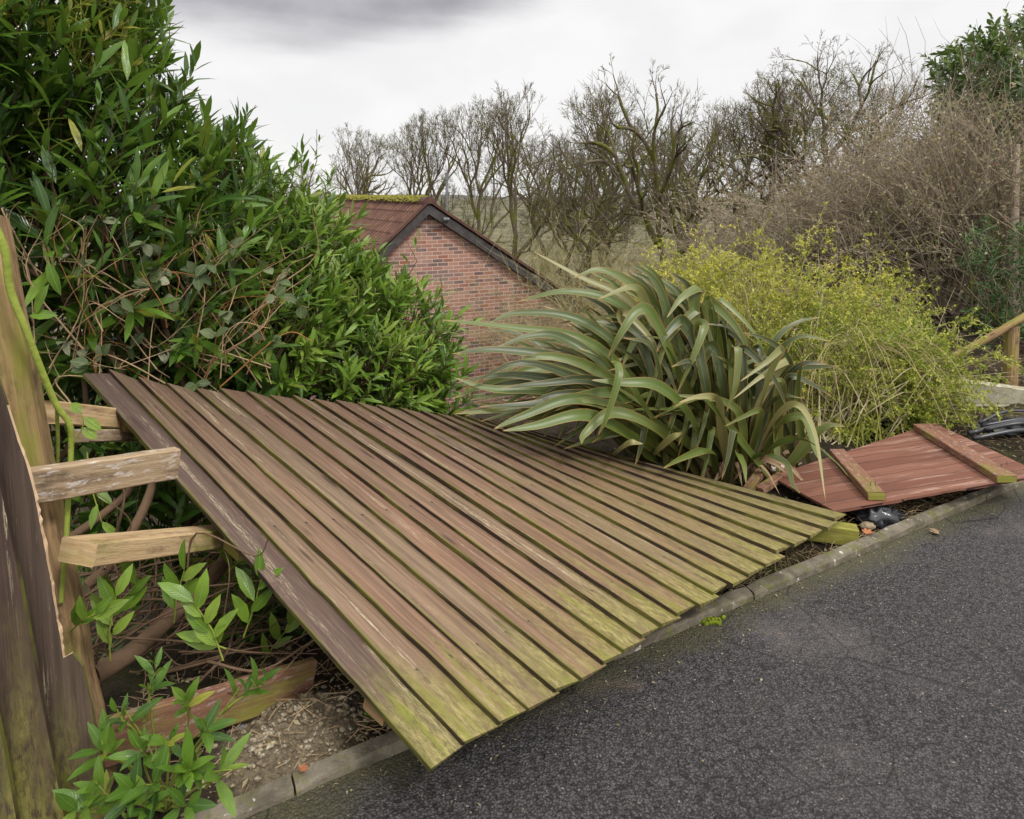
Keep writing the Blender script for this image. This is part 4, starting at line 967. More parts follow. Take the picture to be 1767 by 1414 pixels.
# ------------------------------------------------------------------ bare trees
def grow(mb, p, d, L, rad, lev, maxlev, tw, upw, nch, sides, spread=.75, kill=None):
    k = max(3, int(4+3*(maxlev-lev)/maxlev)) if lev < maxlev else 3
    pts = [p]; dd = d.copy()
    for i in range(k):
        dd = unit(dd+rng.normal(size=3)*tw+V(0, 0, upw)); pts.append(pts[-1]+dd*L/k)
    pts = np.array(pts); r1 = rad*.55 if lev < maxlev else rad*.35
    tube(mb, pts, np.linspace(rad, r1, len(pts)), sides[min(lev, len(sides)-1)], lev/maxlev)
    if lev >= maxlev: return
    for c in range(nch[lev]):
        t = rng.uniform(.3, 1.0) if c else 1.0; j = min(int(t*k), k); q = pts[j]
        ax = unit(pts[min(j+1, k)]-pts[max(j-1, 0)]); s_ = unit(np.cross(ax, rdir()))
        nd = unit(ax*rng.uniform(.55, 1.0)+s_*spread*rng.uniform(.5, 1.1))
        grow(mb, q, nd, L*rng.uniform(.55, .82), max(rad*(1-.45*t)*rng.uniform(.45, .68), .004), lev+1, maxlev, tw, upw, nch, sides, spread)
def fork(mb, p, d, L, r, rmin, ang, up, tw, asym, env):
    """one limb that winds, throws side branches and forks at its end"""
    k = 5 if r > .05 else 4 if r > .02 else 3
    pts = [p]; dd = d.copy(); cur = rdir()*tw*.5
    for i in range(k):
        dd = unit(dd+rng.normal(size=3)*tw+cur+V(0, 0, up)); pts.append(pts[-1]+dd*L/k)
    pts = np.array(pts); r1 = r*.80
    vr = np.linspace(r, max(r1, rmin*.6), k+1); vr = vr*np.clip(vr/.022, .5, 1)
    tube(mb, pts, vr, 7 if r > .08 else 5 if r > .03 else 3, float(np.clip(1-r/.05, 0, 1)))
    if r < rmin:
        for c in range(4):      # knuckled end twigs
            q = pts[rng.integers(1, k+1)]; d2 = unit(dd+rdir()*.85+V(0, 0, .15)); l2 = L*rng.uniform(.35, .8); tube(mb, [q, q+d2*l2*.5+rdir()*l2*.1, q+d2*l2], [.0050, .0042, .003], 3, 1.0)
        return
    e_ = (pts[-1]-env[0])/env[1]; e_ = math.sqrt(e_@e_); lim = 1+.10*math.sin(pts[-1][0]*2.1+env[2])+.08*math.sin(pts[-1][1]*2.7+env[2]*2)
    if e_ > lim*.78: L = L*.66; r = max(r*.72, rmin*1.01)
    if e_ > lim:
        if r > rmin*.95:
            for c in range(3): fork(mb, pts[-1-c % 2], unit(dd+rdir()*.7), L*rng.uniform(.4, .7), rmin*.9, rmin, ang, up, tw, asym, env)
        return
    ax = perp(dd); bx = np.cross(dd, ax); ph = rng.uniform(0, 6.28)
    nf = 3 if rng.random() < .10 else 2
    for c in range(nf):
        a_ = ph+c*2*math.pi/nf+rng.normal()*.35; th = ang*rng.uniform(.55, 1.25)*(1 if c else asym)
        nd = unit(dd*math.cos(th)+(ax*math.cos(a_)+bx*math.sin(a_))*math.sin(th))
        fork(mb, pts[-1], nd, L*rng.uniform(.76, 1.0), r*rng.uniform(.62, .84)*(1 if c else 1.05), rmin, ang, up, tw, asym, env)
    for c in range(2 if r < .06 else 1):
        if rng.random() < .34:
            j = rng.integers(1, k); a_ = rng.uniform(0, 6.28); th = rng.uniform(.6, 1.25)
            nd = unit(dd*math.cos(th)+(ax*math.cos(a_)+bx*math.sin(a_))*math.sin(th))
            fork(mb, pts[j], nd, L*rng.uniform(.4, .7), max(r*rng.uniform(.28, .5), rmin*.8), rmin, ang, up, tw, asym, env)
def bare_tree(name, hgt, seed, label, cat='tree', rad=.2, ang=.55, up=.035, tw=.135, asym=.5, nst=1, wide=1.0, lean=V(0, 0, 1), trunkf=.22, rmin=.0105, group=None, matb='oakbark', Lf=.135, ew=.36, ez=.58):
    """a bare deciduous tree built by repeated forking"""
    global rng
    rng = np.random.default_rng(seed); th = thing(name, (0, 0, 0), label, cat, group)
    tk, cr = MB(), MB(); env = (V(lean[0]*hgt*.5, lean[1]*hgt*.5, hgt*ez), V(ew, ew, .98-ez)*hgt, seed)
    for q in range(nst):
        a0 = q*2.1+rng.uniform(0, 6); dd = unit(V(*lean)+(V(math.cos(a0), math.sin(a0), 0)*.28 if nst > 1 else 0)); pts = [V(0, 0, -.4)]; rr = rad*(1 if q == 0 else .75)
        for i in range(6): dd = unit(dd+rng.normal(size=3)*.06); pts.append(pts[-1]+dd*(hgt*trunkf+.4)/6)
        pts = np.array(pts); tube(tk, pts, np.linspace(rr*1.2, rr*.9, 7), 8, 0)
        nl = 3
        for c in range(nl):
            a_ = a0+c*2*math.pi/nl+rng.normal()*.3; t_ = rng.uniform(.35, .75)
            nd = unit(dd+V(math.cos(a_), math.sin(a_), 0)*t_); fork(cr, pts[6-(c > 0)*rng.integers(0, 2)], nd, hgt*Lf*rng.uniform(.85, 1.1), rr*rng.uniform(.52, .72), rmin, ang, up, tw, asym, env)
    top = np.percentile(np.concatenate([v[:, 2] for v in cr.v]), 99.9); s_ = min(hgt/top, 1.25)
    for m_ in (tk, cr): m_.v = [v*V(wide, wide, s_) for v in m_.v]
    tk.build('trunk', M[matb], th, smooth=True); cr.build('crown', M[matb], th, smooth=True)
    print(name, 'faces', len(cr.f), 'scale', round(s_, 2), 'width', round(float(np.ptp(np.concatenate(cr.v)[:, 0])), 1), 'h', round(hgt, 1))
    return th
def place(t, px, dep, rz=0., sc=None):
    p = at(px, YH, dep); t.location = (p[0], p[1], float(gh(p[0], p[1]))); t.rotation_euler = (0, 0, rz)
def toph(px, ytop, dep):
    p = at(px, ytop, dep); return p[2]-float(gh(p[0], p[1]))
GO = 'bare trees behind the house'
def tree_at(px, ytop, dep, seed, label, **kw):
    t = bare_tree('bare_oak', toph(px, ytop, dep), seed, label, group=GO, **kw); place(t, px, dep); return t
T1 = tree_at(985, 140, 20, 11, 'broad bare oak with mossy limbs right of the house roof', rad=.24, ang=.60, ew=.40, Lf=.135)
T2 = tree_at(1115, 128, 18, 23, 'bare oak with a leaning mossy trunk above the flax', rad=.22, lean=V(.12, 0, 1), ang=.6, ew=.34, Lf=.135)
T3 = tree_at(862, 150, 21, 37, 'slender bare tree with upright limbs just above the right roof slope', rad=.15, ang=.40, up=.09, rmin=.0085, ew=.22)
T4 = tree_at(1440, 72, 19, 41, 'tallest bare oak with a round crown against the sky at the right', rad=.22, rmin=.0085, trunkf=.40, ang=.60, up=.045, ew=.30, ez=.70)
T5 = tree_at(1310, 135, 21, 53, 'bare oak with a dense twiggy crown left of the tallest oak', rad=.18, ang=.54, trunkf=.3, ew=.27, ez=.64)
def dup(src, px, ytop, dep, rz, label):
    hs = src.children[0]; p = at(px, ytop, dep); hh = p[2]-float(gh(p[0], p[1]))
    th = max((c.matrix_basis.translation[2] + max(v[2] for v in c.bound_box)) for c in src.children)
    copy_tree(src, (p[0], p[1], gh(p[0], p[1])), rz, hh/th, label)
dup(T3, 725, 178, 25, 2.0, 'thin bare tree rising behind the mossy ridge of the roof')
dup(T3, 640, 212, 27, 4.1, 'small pale bare tree between the laurel and the roof ridge')
dup(T3, 790, 165, 24, 1.0, 'upright bare tree behind the grey flue pipe')
dup(T5, 1205, 165, 24, 2.5, 'low bare tree in the gap between the leaning oak and the dense crowned oak')
dup(T1, 1560, 100, 24, 1.2, 'bare tree at far right behind the brown thicket')
dup(T1, 1060, 200, 30, 3.6, 'farthest bare oak, seen through the limbs of the broad oak')
dup(T5, 930, 195, 29, 5.0, 'far bare tree seen between the slender tree and the broad oak')
dup(T2, 570, 235, 30, 2.2, 'far bare tree mostly hidden behind the laurel hedge')
dup(T2, 1235, 205, 29, 4.2, 'far bare tree behind the dense crowned oak')
dup(T3, 690, 215, 31, .7, 'thin far bare tree behind the mossy ridge')
dup(T3, 1370, 115, 23, 3.0, 'upright bare tree between the two right-hand oaks')

# scrub: multi-stemmed twiggy bushes in the middle distance
def scrub(name, hgt, seed, label, matb, nst=16, nch=(0, 5, 4, 4), leafm=None, nleaf=0, leafL=.03, arch=0., spread=.55, group=None, cat='shrub', rad=.03):
    global rng
    rng = np.random.default_rng(seed); th = thing(name, (0, 0, 0), label, cat, group); cr = MB()
    for i in range(nst):
        a = i*2.4+rng.normal()*.3; d = unit(V(math.cos(a)*spread, math.sin(a)*spread, 1))
        grow(cr, V(rng.normal()*.15, rng.normal()*.15, -.1), d, hgt*rng.uniform(.42, .62), rad*rng.uniform(.5, 1), 1, len(nch), .17, .05-arch, nch, (5, 5, 4, 3, 3), .7)
    top = np.percentile(np.concatenate(cr.v)[:, 2], 99.5); cr.v = [v*hgt/top for v in cr.v]
    cr.build('stems', M[matb], th, smooth=True)
    if nleaf:
        fol = MB(); allv = np.concatenate(cr.v); wt = np.concatenate(cr.r) > .6; cand = allv[wt]
        cand = cand[cand[:, 2] < np.percentile(cand[:, 2], 97)]; q = cand[rng.integers(0, len(cand), nleaf)]+rdir(nleaf)*.018
        bits(fol, q, rdir(nleaf)+V(0, 0, .1), rdir(nleaf)+V(0, -.3, .5), leafL*rng.uniform(.6, 1.5, nleaf), leafL*.65, rng.random(nleaf))
        fol.build('foliage', M[leafm], th)
    return th
def sc_at(px, ytop, dep, seed, label, **kw):
    t = scrub(hgt=toph(px, ytop, dep), seed=seed, label=label, **kw); p = at(px, YH, dep); t.location = (p[0], p[1], float(gh(p[0], p[1]))-.05); return t
GS = 'olive scrub bushes below the oaks'
S1 = sc_at(960, 375, 15, 61, 'olive twiggy scrub bush beside the right roof slope', name='scrub_bush', matb='scrub', nst=16, group=GS, leafm='lonicera_y', nleaf=900, leafL=.035)
S2 = sc_at(1100, 395, 14, 67, 'olive twiggy scrub bush with mossy stems behind the flax tips', name='scrub_bush', matb='scrub', nst=16, group=GS, arch=.03)
def dups(src, px, ytop, dep, rz, label): dup(src, px, ytop, dep, rz, label)
dups(S1, 840, 362, 17, 1.3, 'olive scrub bush showing just above the verge near the flue pipe')
dups(S2, 1020, 385, 18, 2.3, 'tall olive scrub bush under the broad oak')
dups(S1, 1180, 370, 17, 3.1, 'olive scrub bush between the leaning oak and the brown thicket')
dups(S2, 1270, 350, 16, 4.4, 'olive scrub bush at the left end of the brown thicket')
dups(S2, 960, 400, 12.5, 5.6, 'low olive scrub bush close behind the end of the roof slope')

dups(S1, 900, 350, 23, 5.2, 'far olive scrub bush under the slender tree')
dups(S2, 700, 335, 26, .6, 'far olive scrub bush behind the roof ridge')
dups(S1, 1120, 345, 24, 2.9, 'far olive scrub bush behind the leaning oak')
dups(S2, 800, 345, 22, 3.9, 'far olive scrub bush left of the slender tree')
dups(S1, 1010, 335, 28, 4.4, 'farthest olive scrub bush, low between the oak trunks')
dups(S2, 1230, 335, 25, 1.8, 'far olive scrub bush left of the brown thicket')
# brown thicket on the right
GB = 'brown twiggy shrubs on the right'
kwb = dict(name='thicket_shrub', matb='brown', group=GB, leafm='buff', leafL=.040)
B1 = sc_at(1640, 115, 8.6, 71, 'tall brown twiggy shrub with buff leaves and bare stems left of the conifer', nst=30, nch=(0, 6, 5, 4), nleaf=17000, spread=.6, rad=.035, **kwb)
B2 = sc_at(1430, 255, 9.2, 73, 'middle brown shrub with arching dark stems above the yellow-green shrub', nst=26, nch=(0, 6, 5, 4), nleaf=14000, spread=.75, arch=.03, rad=.03, **kwb)
dup(B2, 1310, 330, 10, 2.2, 'low brown shrub at the left end of the thicket')
dup(B1, 1755, 75, 9.3, 1.7, 'tallest brown shrub at the right edge under the evergreen tree')
dup(B2, 1540, 190, 10.5, 4.0, 'brown shrub in the back row of the thicket')

hub = at(1655, 640, 7.9); mbx = MB()
for i in range(22):              # the old stems fanning out of the tallest shrub's base
    a = rng.normal()*.75-.35; L_ = rng.uniform(1.2, 2.3); b_ = hub+V(rng.normal()*.25, rng.normal()*.2, -.1)
    e_ = b_+V(math.sin(a)*L_, rng.normal()*.25-.1, math.cos(a)*L_); m_ = (b_+e_)/2+V(-math.sin(a)*.18, 0, .12)+rng.normal(size=3)*.08; r0_ = rng.uniform(.012, .032)
    pa = crom([b_, m_, e_], 7); tube(mbx, pa, np.linspace(r0_*.8, r0_*.3, len(pa)), 6, rng.random())
    for _ in range(6):
        q = pa[rng.integers(4, len(pa))]; d_ = unit(unit(e_-b_)+rdir()*.8); tube(mbx, crom([q, q+d_*.25+rdir()*.03, q+d_*.5+rdir()*.08], 3), np.linspace(r0_*.35, .003, 7), 4, rng.random())
ob_ = mbx.build('old_stems', M['oakbark'], None, smooth=True); ob_.parent = B1
ob_.matrix_parent_inverse = parent_inv(B1)
# evergreen tree top right and conifer at the right edge
rng = np.random.default_rng(5)
iv = thing('evergreen_tree', at(1760, YH, 10.5)*V(1, 1, 0)+V(0, 0, -.6), 'broadleaf evergreen tree rising above the brown thicket in the top right corner', 'tree')
fol, st_ = MB(), MB()
P, D = shoot_list([E(1745, 165, 10.5, .75, .7, .7), E(1800, 110, 10.6, .6, .6, .75), E(1675, 140, 10.4, .42, .4, .35), E(1720, 260, 10.2, .9, .6, .7), E(1690, 120, 9.0, .30, .3, .25), E(1745, 90, 8.9, .35, .3, .35), E(1765, 200, 8.6, .30, .3, .5)], 620, 160)
leafy(fol, st_, P, D, V(-.15, -.1, .1), .3, 12, .15, .065, .1, .9)
fol.build('crown', M['ivy'], iv, smooth=True)
b_ = at(1775, 640, 10.6)
for p in P[::9]: tube(st_, crom([b_, b_*.5+p*.5+rdir()*.2, p], 5), np.linspace(.05, .008, 11), 5, .4)
st_.build('trunk', M['brown'], iv, smooth=True)

cf = thing('conifer', gz(1750, 660, .1), 'dark green conifer at the right edge behind the timber post', 'tree')
fol, st_ = MB(), MB(); LP, LD, LN, LR = [], [], [], []
for i in range(560):
    p = at(rng.uniform(1665, 1830), rng.uniform(380, 680), rng.uniform(6.9, 7.7))
    if (p[0] < at(1700, 500, 7.2)[0]) and rng.random() < (.75 if p[2] > .4 else .35): continue
    ax = unit(V(rng.normal()*.6-.3, -.4, -.35+rng.normal()*.3)); L_ = rng.uniform(.12, .26); rr = rng.random()
    tube(st_, [p, p+ax*L_*.5, p+ax*L_+V(0, 0, -.02)], [.004, .003, .001], 3, .5)
    for s_ in np.linspace(.05, 1, 22):
        o_ = unit(np.cross(ax, rdir())); LP.append(p+ax*L_*s_); LD.append(ax*.6+o_); LN.append(rdir()); LR.append(np.clip(rr*.6+rng.random()*.4, 0, 1))
bits(fol, LP, LD, LN, .05*rng.uniform(.7, 1.3, len(LP)), .012, np.array(LR))
fol.build('crown', M['yew'], cf)
tube(st_, [at(1752, 680, 7.5), at(1748, 450, 7.5), at(1755, 250, 7.6)], [.07, .05, .03], 8, .2); st_.build('trunk', M['brown'], cf, smooth=True)

# ------------------------------------------------------------------ brick house
TH = R(28); wd_ = V(math.cos(TH), math.sin(TH), 0); wn = V(math.sin(TH), -math.cos(TH), 0); inn = -wn
AP = at(737, 352, 13.2)                                        # apex of the barge boards
hs = thing('brick_house', AP*V(1, 1, 0)+inn*3+V(0, 0, -3.2), 'low brick house with a red tiled roof and mossy ridge beyond the flax', 'house')
pl, pr = math.tan(R(42)), math.tan(R(32.5)); LWd, RWd = 1.9, 3.6; zb = -3.4
def hp(s, z, d=0.0): return V(AP[0], AP[1], 0)+wd_*s+inn*d+V(0, 0, z)
mb = MB(); az_ = AP[2]-.10
poly = [hp(-LWd+.2, zb), hp(RWd-.25, zb), hp(RWd-.25, az_-(RWd-.25)*pr), hp(0, az_), hp(-LWd+.2, az_-(LWd-.2)*pl)]
uvp = [(-LWd+.2, zb), (RWd-.25, zb), (RWd-.25, az_-(RWd-.25)*pr), (0, az_), (-LWd+.2, az_-(LWd-.2)*pl)]
mb.add([p+inn*.05 for p in poly], [tuple(range(5))], uvp)
LEN = 7.0
for s, zt in ((-LWd+.2, az_-(LWd-.2)*pl), (RWd-.25, az_-(RWd-.25)*pr)):
    mb.add([hp(s, zb, .05), hp(s, zb, LEN), hp(s, zt, LEN), hp(s, zt, .05)], [(0, 1, 2, 3)], [(0, zb), (LEN, zb), (LEN, zt), (0, zt)])
mb.add([p+inn*LEN for p in poly], [tuple(range(5))[::-1]], uvp)
mb.build('wall', M['brick'], hs)
# barge boards, butted at the apex
mb = MB()
for sg, pt, Wd_ in ((-1, pl, LWd), (1, pr, RWd)):
    h_ = .20
    pts = [hp(0, AP[2]-.0), hp(sg*Wd_, AP[2]-Wd_*pt), hp(sg*Wd_, AP[2]-Wd_*pt-h_), hp(0, AP[2]-h_)]
    for off in (0.0,):
        fr = [p-inn*.10+V(*(wd_*sg*.0015)) for p in pts]; bk = [p+inn*.045 for p in pts]
        mb.add(fr+bk, [(0, 1, 2, 3), (7, 6, 5, 4), (0, 4, 5, 1), (3, 2, 6, 7), (1, 5, 6, 2), (0, 3, 7, 4)])
mb.build('barge_board', M['barge'], hs)
# roof slopes with rolls and courses
for sg, pt, Wd_ in ((-1, pl, LWd+.25), (1, pr, RWd+.25)):
    mb = MB(); ang = math.atan(pt); SL = Wd_/math.cos(ang); nc = int(SL/.30)+1
    dn = wd_*sg*math.cos(ang)+V(0, 0, -math.sin(ang)); up_ = wd_*sg*math.sin(ang)+V(0, 0, math.cos(ang))
    e = np.arange(-.13, LEN+.2, .025)
    for c in range(nc):
        vs = []; a0 = c*.30; a1 = min(a0+.325, SL)
        for (a, lift) in ((a0, .022), (a1, .042), (a1, .024)):
            for ee in e:
                roll = .05*max(0, math.cos(ee*2*math.pi/.20))**.8
                vs.append(hp(0, AP[2]+.02)+dn*a+inn*ee+up_*(lift+roll*(1 if lift != .028 else .2)))
        k = len(e); vl = 1-np.maximum(0, np.cos(e*2*math.pi/.20))**.8; rr = np.concatenate([.25+.6*vl, .75*vl, np.full(k, 1.)])  # roll valleys darkened in the colour, painted shade that makes the rolls show
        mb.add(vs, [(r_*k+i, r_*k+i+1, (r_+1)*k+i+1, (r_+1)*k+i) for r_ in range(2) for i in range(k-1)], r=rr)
    # underside
    mb.add([hp(0, AP[2]+.005, -.12), hp(0, AP[2]+.005, LEN+.15), hp(0, AP[2]+.005, LEN+.15)+dn*SL, hp(0, AP[2]+.005, -.12)+dn*SL], [(0, 1, 2, 3)])
    # verge edging strip
    v0 = hp(0, AP[2]+.03, -.135); mb.add([v0, v0+dn*SL, v0+dn*SL+up_*.05, v0+up_*.05, v0+inn*.05, v0+dn*SL+inn*.05, v0+dn*SL+up_*.055+inn*.06, v0+up_*.055+inn*.06], [(0, 1, 2, 3), (3, 2, 6, 7)])
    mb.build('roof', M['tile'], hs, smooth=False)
mb = MB()
for c in range(17):
    a0 = -.14+c*.42; pts = []
    for ee in (a0, a0+.41):
        for th in np.linspace(-.1, math.pi+.1, 9): pts.append(hp(math.cos(th)*.13, AP[2]+.015+math.sin(th)*.125+rng.normal()*.003, ee))
    mb.add(pts, [(j, j+1, 9+j+1, 9+j) for j in range(8)]+[(0, 1, 2, 3, 4, 5, 6, 7, 8)])
mb.build('ridge_tiles', M['tile'], hs)
mb = MB(); k = 900
ee = rng.uniform(.1, LEN, k); th = rng.uniform(.2, 2.95, k)
cp = np.array([hp(math.cos(t)*.135, AP[2]+.015+math.sin(t)*.13, e_) for t, e_ in zip(th, ee)])
ang6 = np.arange(6)*math.pi/3
for p in cp:
    r_ = rng.uniform(.02, .05); ring = np.stack([p[0]+np.cos(ang6)*r_, p[1]+np.sin(ang6)*r_, np.full(6, p[2]-.01)], 1)
    mb.add(np.vstack([ring, ring*[1, 1, 1]*.5+p*.5+V(0, 0, r_*.55), [p+V(0, 0, r_*.7)]]), [(j, (j+1) % 6, 6+(j+1) % 6, 6+j) for j in range(6)]+[(6+j, 6+(j+1) % 6, 12) for j in range(6)], r=rng.random())
mb.build('ridge_moss', M['ridge_moss'], hs, smooth=True)
mb = MB(); b_ = at(771, 372, 13.9); t_ = at(771, 309, 13.9)
tube(mb, [b_, t_], [.028, .028], 10, cap=True); tube(mb, [t_-V(0, 0, .02), t_+V(0, 0, .12)], [.042, .038], 10, cap=True)
mb.build('flue_pipe', M['grey'], hs, smooth=False)
mb = MB(); a_ = hp(.33, AP[2]-.30, -.13); tube(mb, [a_-wd_*.05, a_+wd_*.07], [.04, .03], 8, cap=True); tube(mb, [a_, a_+inn*.06], [.02, .02], 6, cap=True)
mb.build('bracket', M['grey'], hs)
mb = MB(); a_ = hp(.02, AP[2]-.46, -.02); tube(mb, [a_, a_+wd_*.45+V(0, 0, .02)], [.012, .012], 6, cap=True); mb.build('overflow_pipe', M['barge'], hs)

# ------------------------------------------------------------------ right-hand corner: wall, handrail, posts, pipes
def wallbox(mb, P0, P1, th, z0, z1a, z1b):
    t_ = unit((P1-P0)*V(1, 1, 0)); nn = np.cross(t_, V(0, 0, 1))*th
    k = 6; c = .008
    vs = []
    for i in range(k+1):
        p = P0+(P1-P0)*i/k; zt = z1a+(z1b-z1a)*i/k+rng.normal()*.002
        for off, zz in ((0, z0), (0, zt-c), (.08, zt), (.92, zt), (1, zt-c), (1, z0)):
            q = p-nn*off; vs.append([q[0], q[1], zz])
    mb.add(vs, [(i*6+j, i*6+j+1, (i+1)*6+j+1, (i+1)*6+j) for i in range(k) for j in range(5)]+[(0, 1, 2, 3, 4, 5), tuple(k*6+j for j in (5, 4, 3, 2, 1, 0))])
wp0 = gz(1660, 745, .0); wdep = np.linalg.norm((wp0-CAMP)@FW)
wl = thing('concrete_wall', wp0, 'low pale concrete wall at the right edge below the timber handrail', 'wall')
mb = MB(); q0 = at(1655, 700, 5.35); q1 = at(1800, 705, 5.35)
ztop0, ztop1 = at(1655, 657, 5.35)[2], at(1800, 676, 5.35)[2]
zm0, zm1 = at(1655, 698, 5.35)[2], at(1800, 716, 5.35)[2]
wallbox(mb, q0*V(1, 1, 0), q1*V(1, 1, 0), .12, zm0+.004, ztop0, ztop1); mb.build('upper_slab', M['wallconc'], wl)
mb = MB(); wallbox(mb, q0*V(1, 1, 0)+V(0, -.01, 0), q1*V(1, 1, 0)+V(0, -.01, 0), .14, -.35, zm0, zm0); mb.build('lower_slab', M['wallconc'], wl)
hr = thing('handrail', at(1745, 700, 5.75)*V(1, 1, 0), 'sloping round timber handrail with one square post beside the concrete wall', 'handrail')
mb = MB(); beam(mb, at(1741, 720, 5.75), at(1746, 563, 5.75), V(.095, 0, 0), V(0, .095, 0), ch=.02, nseg=6); mb.build('post', M['post'], hr)
mb = MB(); pa = [at(1810, 522, 5.8), at(1745, 560, 5.72), at(1690, 592, 5.75), at(1622, 628, 5.8), at(1560, 664, 5.9)]
tube(mb, crom(pa, 4), .032, 10, .5, cap=True); mb.build('rail', M['post'], hr, smooth=True)
mb = MB(); beam(mb, at(1786, 640, 6.6), at(1784, 268, 6.6), V(.10, 0, 0), V(0, .10, 0), ch=.008, nseg=6)
tag(mb.build('timber_post', M['pine']), 'tall square timber post cut off by the right edge of the picture', 'post')

for i, (a, b, r_, lab) in enumerate([((1672, 748), (1800, 720), .016, 'thickest black pipe lowest in the bundle at the right edge'), ((1690, 730), (1800, 712), .010, 'thin black pipe at the top of the bundle'), ((1694, 735), (1800, 722), .010, 'black pipe second from the top of the bundle'), ((1700, 742), (1800, 730), .012, 'black pipe in the middle of the bundle'), ((1680, 757), (1800, 742), .014, 'black pipe nearest the dry grass in the bundle')]):
    mb = MB(); p0, p1 = gz(*a, .12+.02*(i % 2)), gz(*b, .15+.03*(i % 2)); pa = crom([p0, (p0+p1)/2+V(0, 0, .03)+rdir()*.03, p1, p1+(p1-p0)*.2], 5)
    tube(mb, pa, r_, 8, cap=True); tag(mb.build('plastic_pipe', M['pipe_black'], smooth=True), lab, 'pipe', 'black pipes on the ground at the right')
# crumpled black sheet under the pipes
def crumple(mb, c, rx, ry, rz, amp, n1=22, n2=12, sharp=1.0):
    vs = []; ph = rng.uniform(0, 6, 6)
    for i in range(n2+1):
        e_ = math.pi*i/n2-math.pi/2
        for j in range(n1):
            a = 2*math.pi*j/n1; k_ = 1+amp*(abs(math.sin(3*a+ph[0]+2*e_))-.5)+amp*.7*(abs(math.sin(7*a+ph[1]-3*e_+ph[2]))-.5)+rng.normal()*amp*.22
            vs.append(c+V(math.cos(a)*math.cos(e_)*rx*k_, math.sin(a)*math.cos(e_)*ry*k_, math.sin(e_)*rz*k_))
    mb.add(vs, [(i*n1+j, i*n1+(j+1) % n1, (i+1)*n1+(j+1) % n1, (i+1)*n1+j) for i in range(n2) for j in range(n1)])
mb = MB(); crumple(mb, gz(1752, 738, .03), .22, .10, .05, .45); tag(mb.build('plastic_sheet', M['bag']), 'crumpled black plastic sheet under the bundle of pipes', 'plastic sheet')
mb = MB(); crumple(mb, gz(1516, 893, .035), .10, .06, .055, .4); tag(mb.build('bin_bag', M['bag'], smooth=True), 'crumpled shiny black plastic bag under the near edge of the red panel', 'bag')
mb = MB(); crumple(mb, gz(1497, 908, .018), .038, .026, .02, .12); tag(mb.build('stone', M['stone'], smooth=True), 'smooth pale stone between the black bag and the kerb', 'stone')
mb = MB(); crumple(mb, gz(417, 1268, .03), .030, .026, .026, .1); tag(mb.build('stone', M['grey'], smooth=True), 'rounded grey stone beside the gravel mound under the panel', 'stone')
# wood offcuts by the flax
for (a, b, dz, lab) in (((1280, 862), (1312, 815), .05, 'upright red-brown wood offcut leaning between the flax and the red panel'), ((1310, 848), (1362, 812), .04, 'flat brown wood offcut lying on the corner of the red panel')):
    mb = MB(); p0, p1 = gz(*a, dz), gz(*b, dz+.03); ax_ = unit(p1-p0); sv = unit(np.cross(ax_, V(0, 0, 1)))
    beam(mb, p0, p1, sv*.05, np.cross(sv, ax_)*.04, nseg=3, jag1=.008); tag(mb.build('wood_offcut', M['red_timber']), lab, 'offcut')

# crisp packet
def m_packet():
    m, t = mat('printed_foil', .3, .6); p = t.uv()
    c = t.ramp(t.noise(p, 9, 2), [(0, (.75, .75, .76)), (.45, (.8, .8, .8)), (.5, (.55, .05, .06)), (.56, (.8, .78, .78)), (.62, (.05, .25, .12)), (.7, (.8, .8, .78))])
    t.put(t.b.inputs['Base Color'], c); return m
mb = MB(); pc = gz(1343, 808, .05); k = 8; vs = []; uv = []
for lay in (0, 1):
    for i in range(k+1):
        for j in range(k+1):
            u_, v_ = i/k-.5, j/k-.5; vs.append(pc+V(u_*.085, (v_*.03)+(lay*.012), v_*.058+.02)+rdir()*.0035); uv.append((u_+lay, v_))
q = lambda i, j, l: l*(k+1)**2+i*(k+1)+j
mb.add(vs, [(q(i, j, l), q(i+1, j, l), q(i+1, j+1, l), q(i, j+1, l)) for l in (0, 1) for i in range(k) for j in range(k)], uv)
tag(mb.build('crisp_packet', m_packet()), 'small crumpled white snack packet with red and green print behind the red panel', 'packet')

# moss clump at the road edge
mb = MB(); pc = gz(1222, 1072, 0)
for _ in range(46):
    o_ = V(rng.normal()*.022, rng.normal()*.012, .004); crumple(mb, pc+o_, .009, .008, .010*rng.uniform(.5, 1.2), .3, 7, 4)
tag(mb.build('moss_clump', M['moss'], smooth=True), 'small bright green moss clump at the road edge below the panel', 'moss')

# dead leaves: individual ones that stand out
DL = [(1620, 921, .006, 'tanleaf', 'pale tan dead leaf lying alone on the asphalt near the right', .05), (1484, 888, .03, 'deadleaf', 'orange dead leaf beside the black bag', .03), (1496, 922, .05, 'deadleaf', 'orange shredded leaf by the mossy timber end', .045), (520, 1332, .045, 'deadleaf', 'orange dead leaf on the gravel by the kerb', .026)]
for px, py, zz, mm, lab, L_ in DL:
    mb = MB(); c = gz(px, py, zz); d0 = unit(V(rng.normal(), rng.normal(), .1))
    for a in (-.9, -.3, .3, .9):
        d = V(d0[0]*math.cos(a)-d0[1]*math.sin(a), d0[0]*math.sin(a)+d0[1]*math.cos(a), .12+.15*rng.random()); leaves(mb, [c], [d], [V(0, 0, 1)], L_*(1-.3*abs(a)), L_*.42, .5, droop=-.1)
    tag(mb.build('dead_leaf', M[mm]), lab, 'leaf')

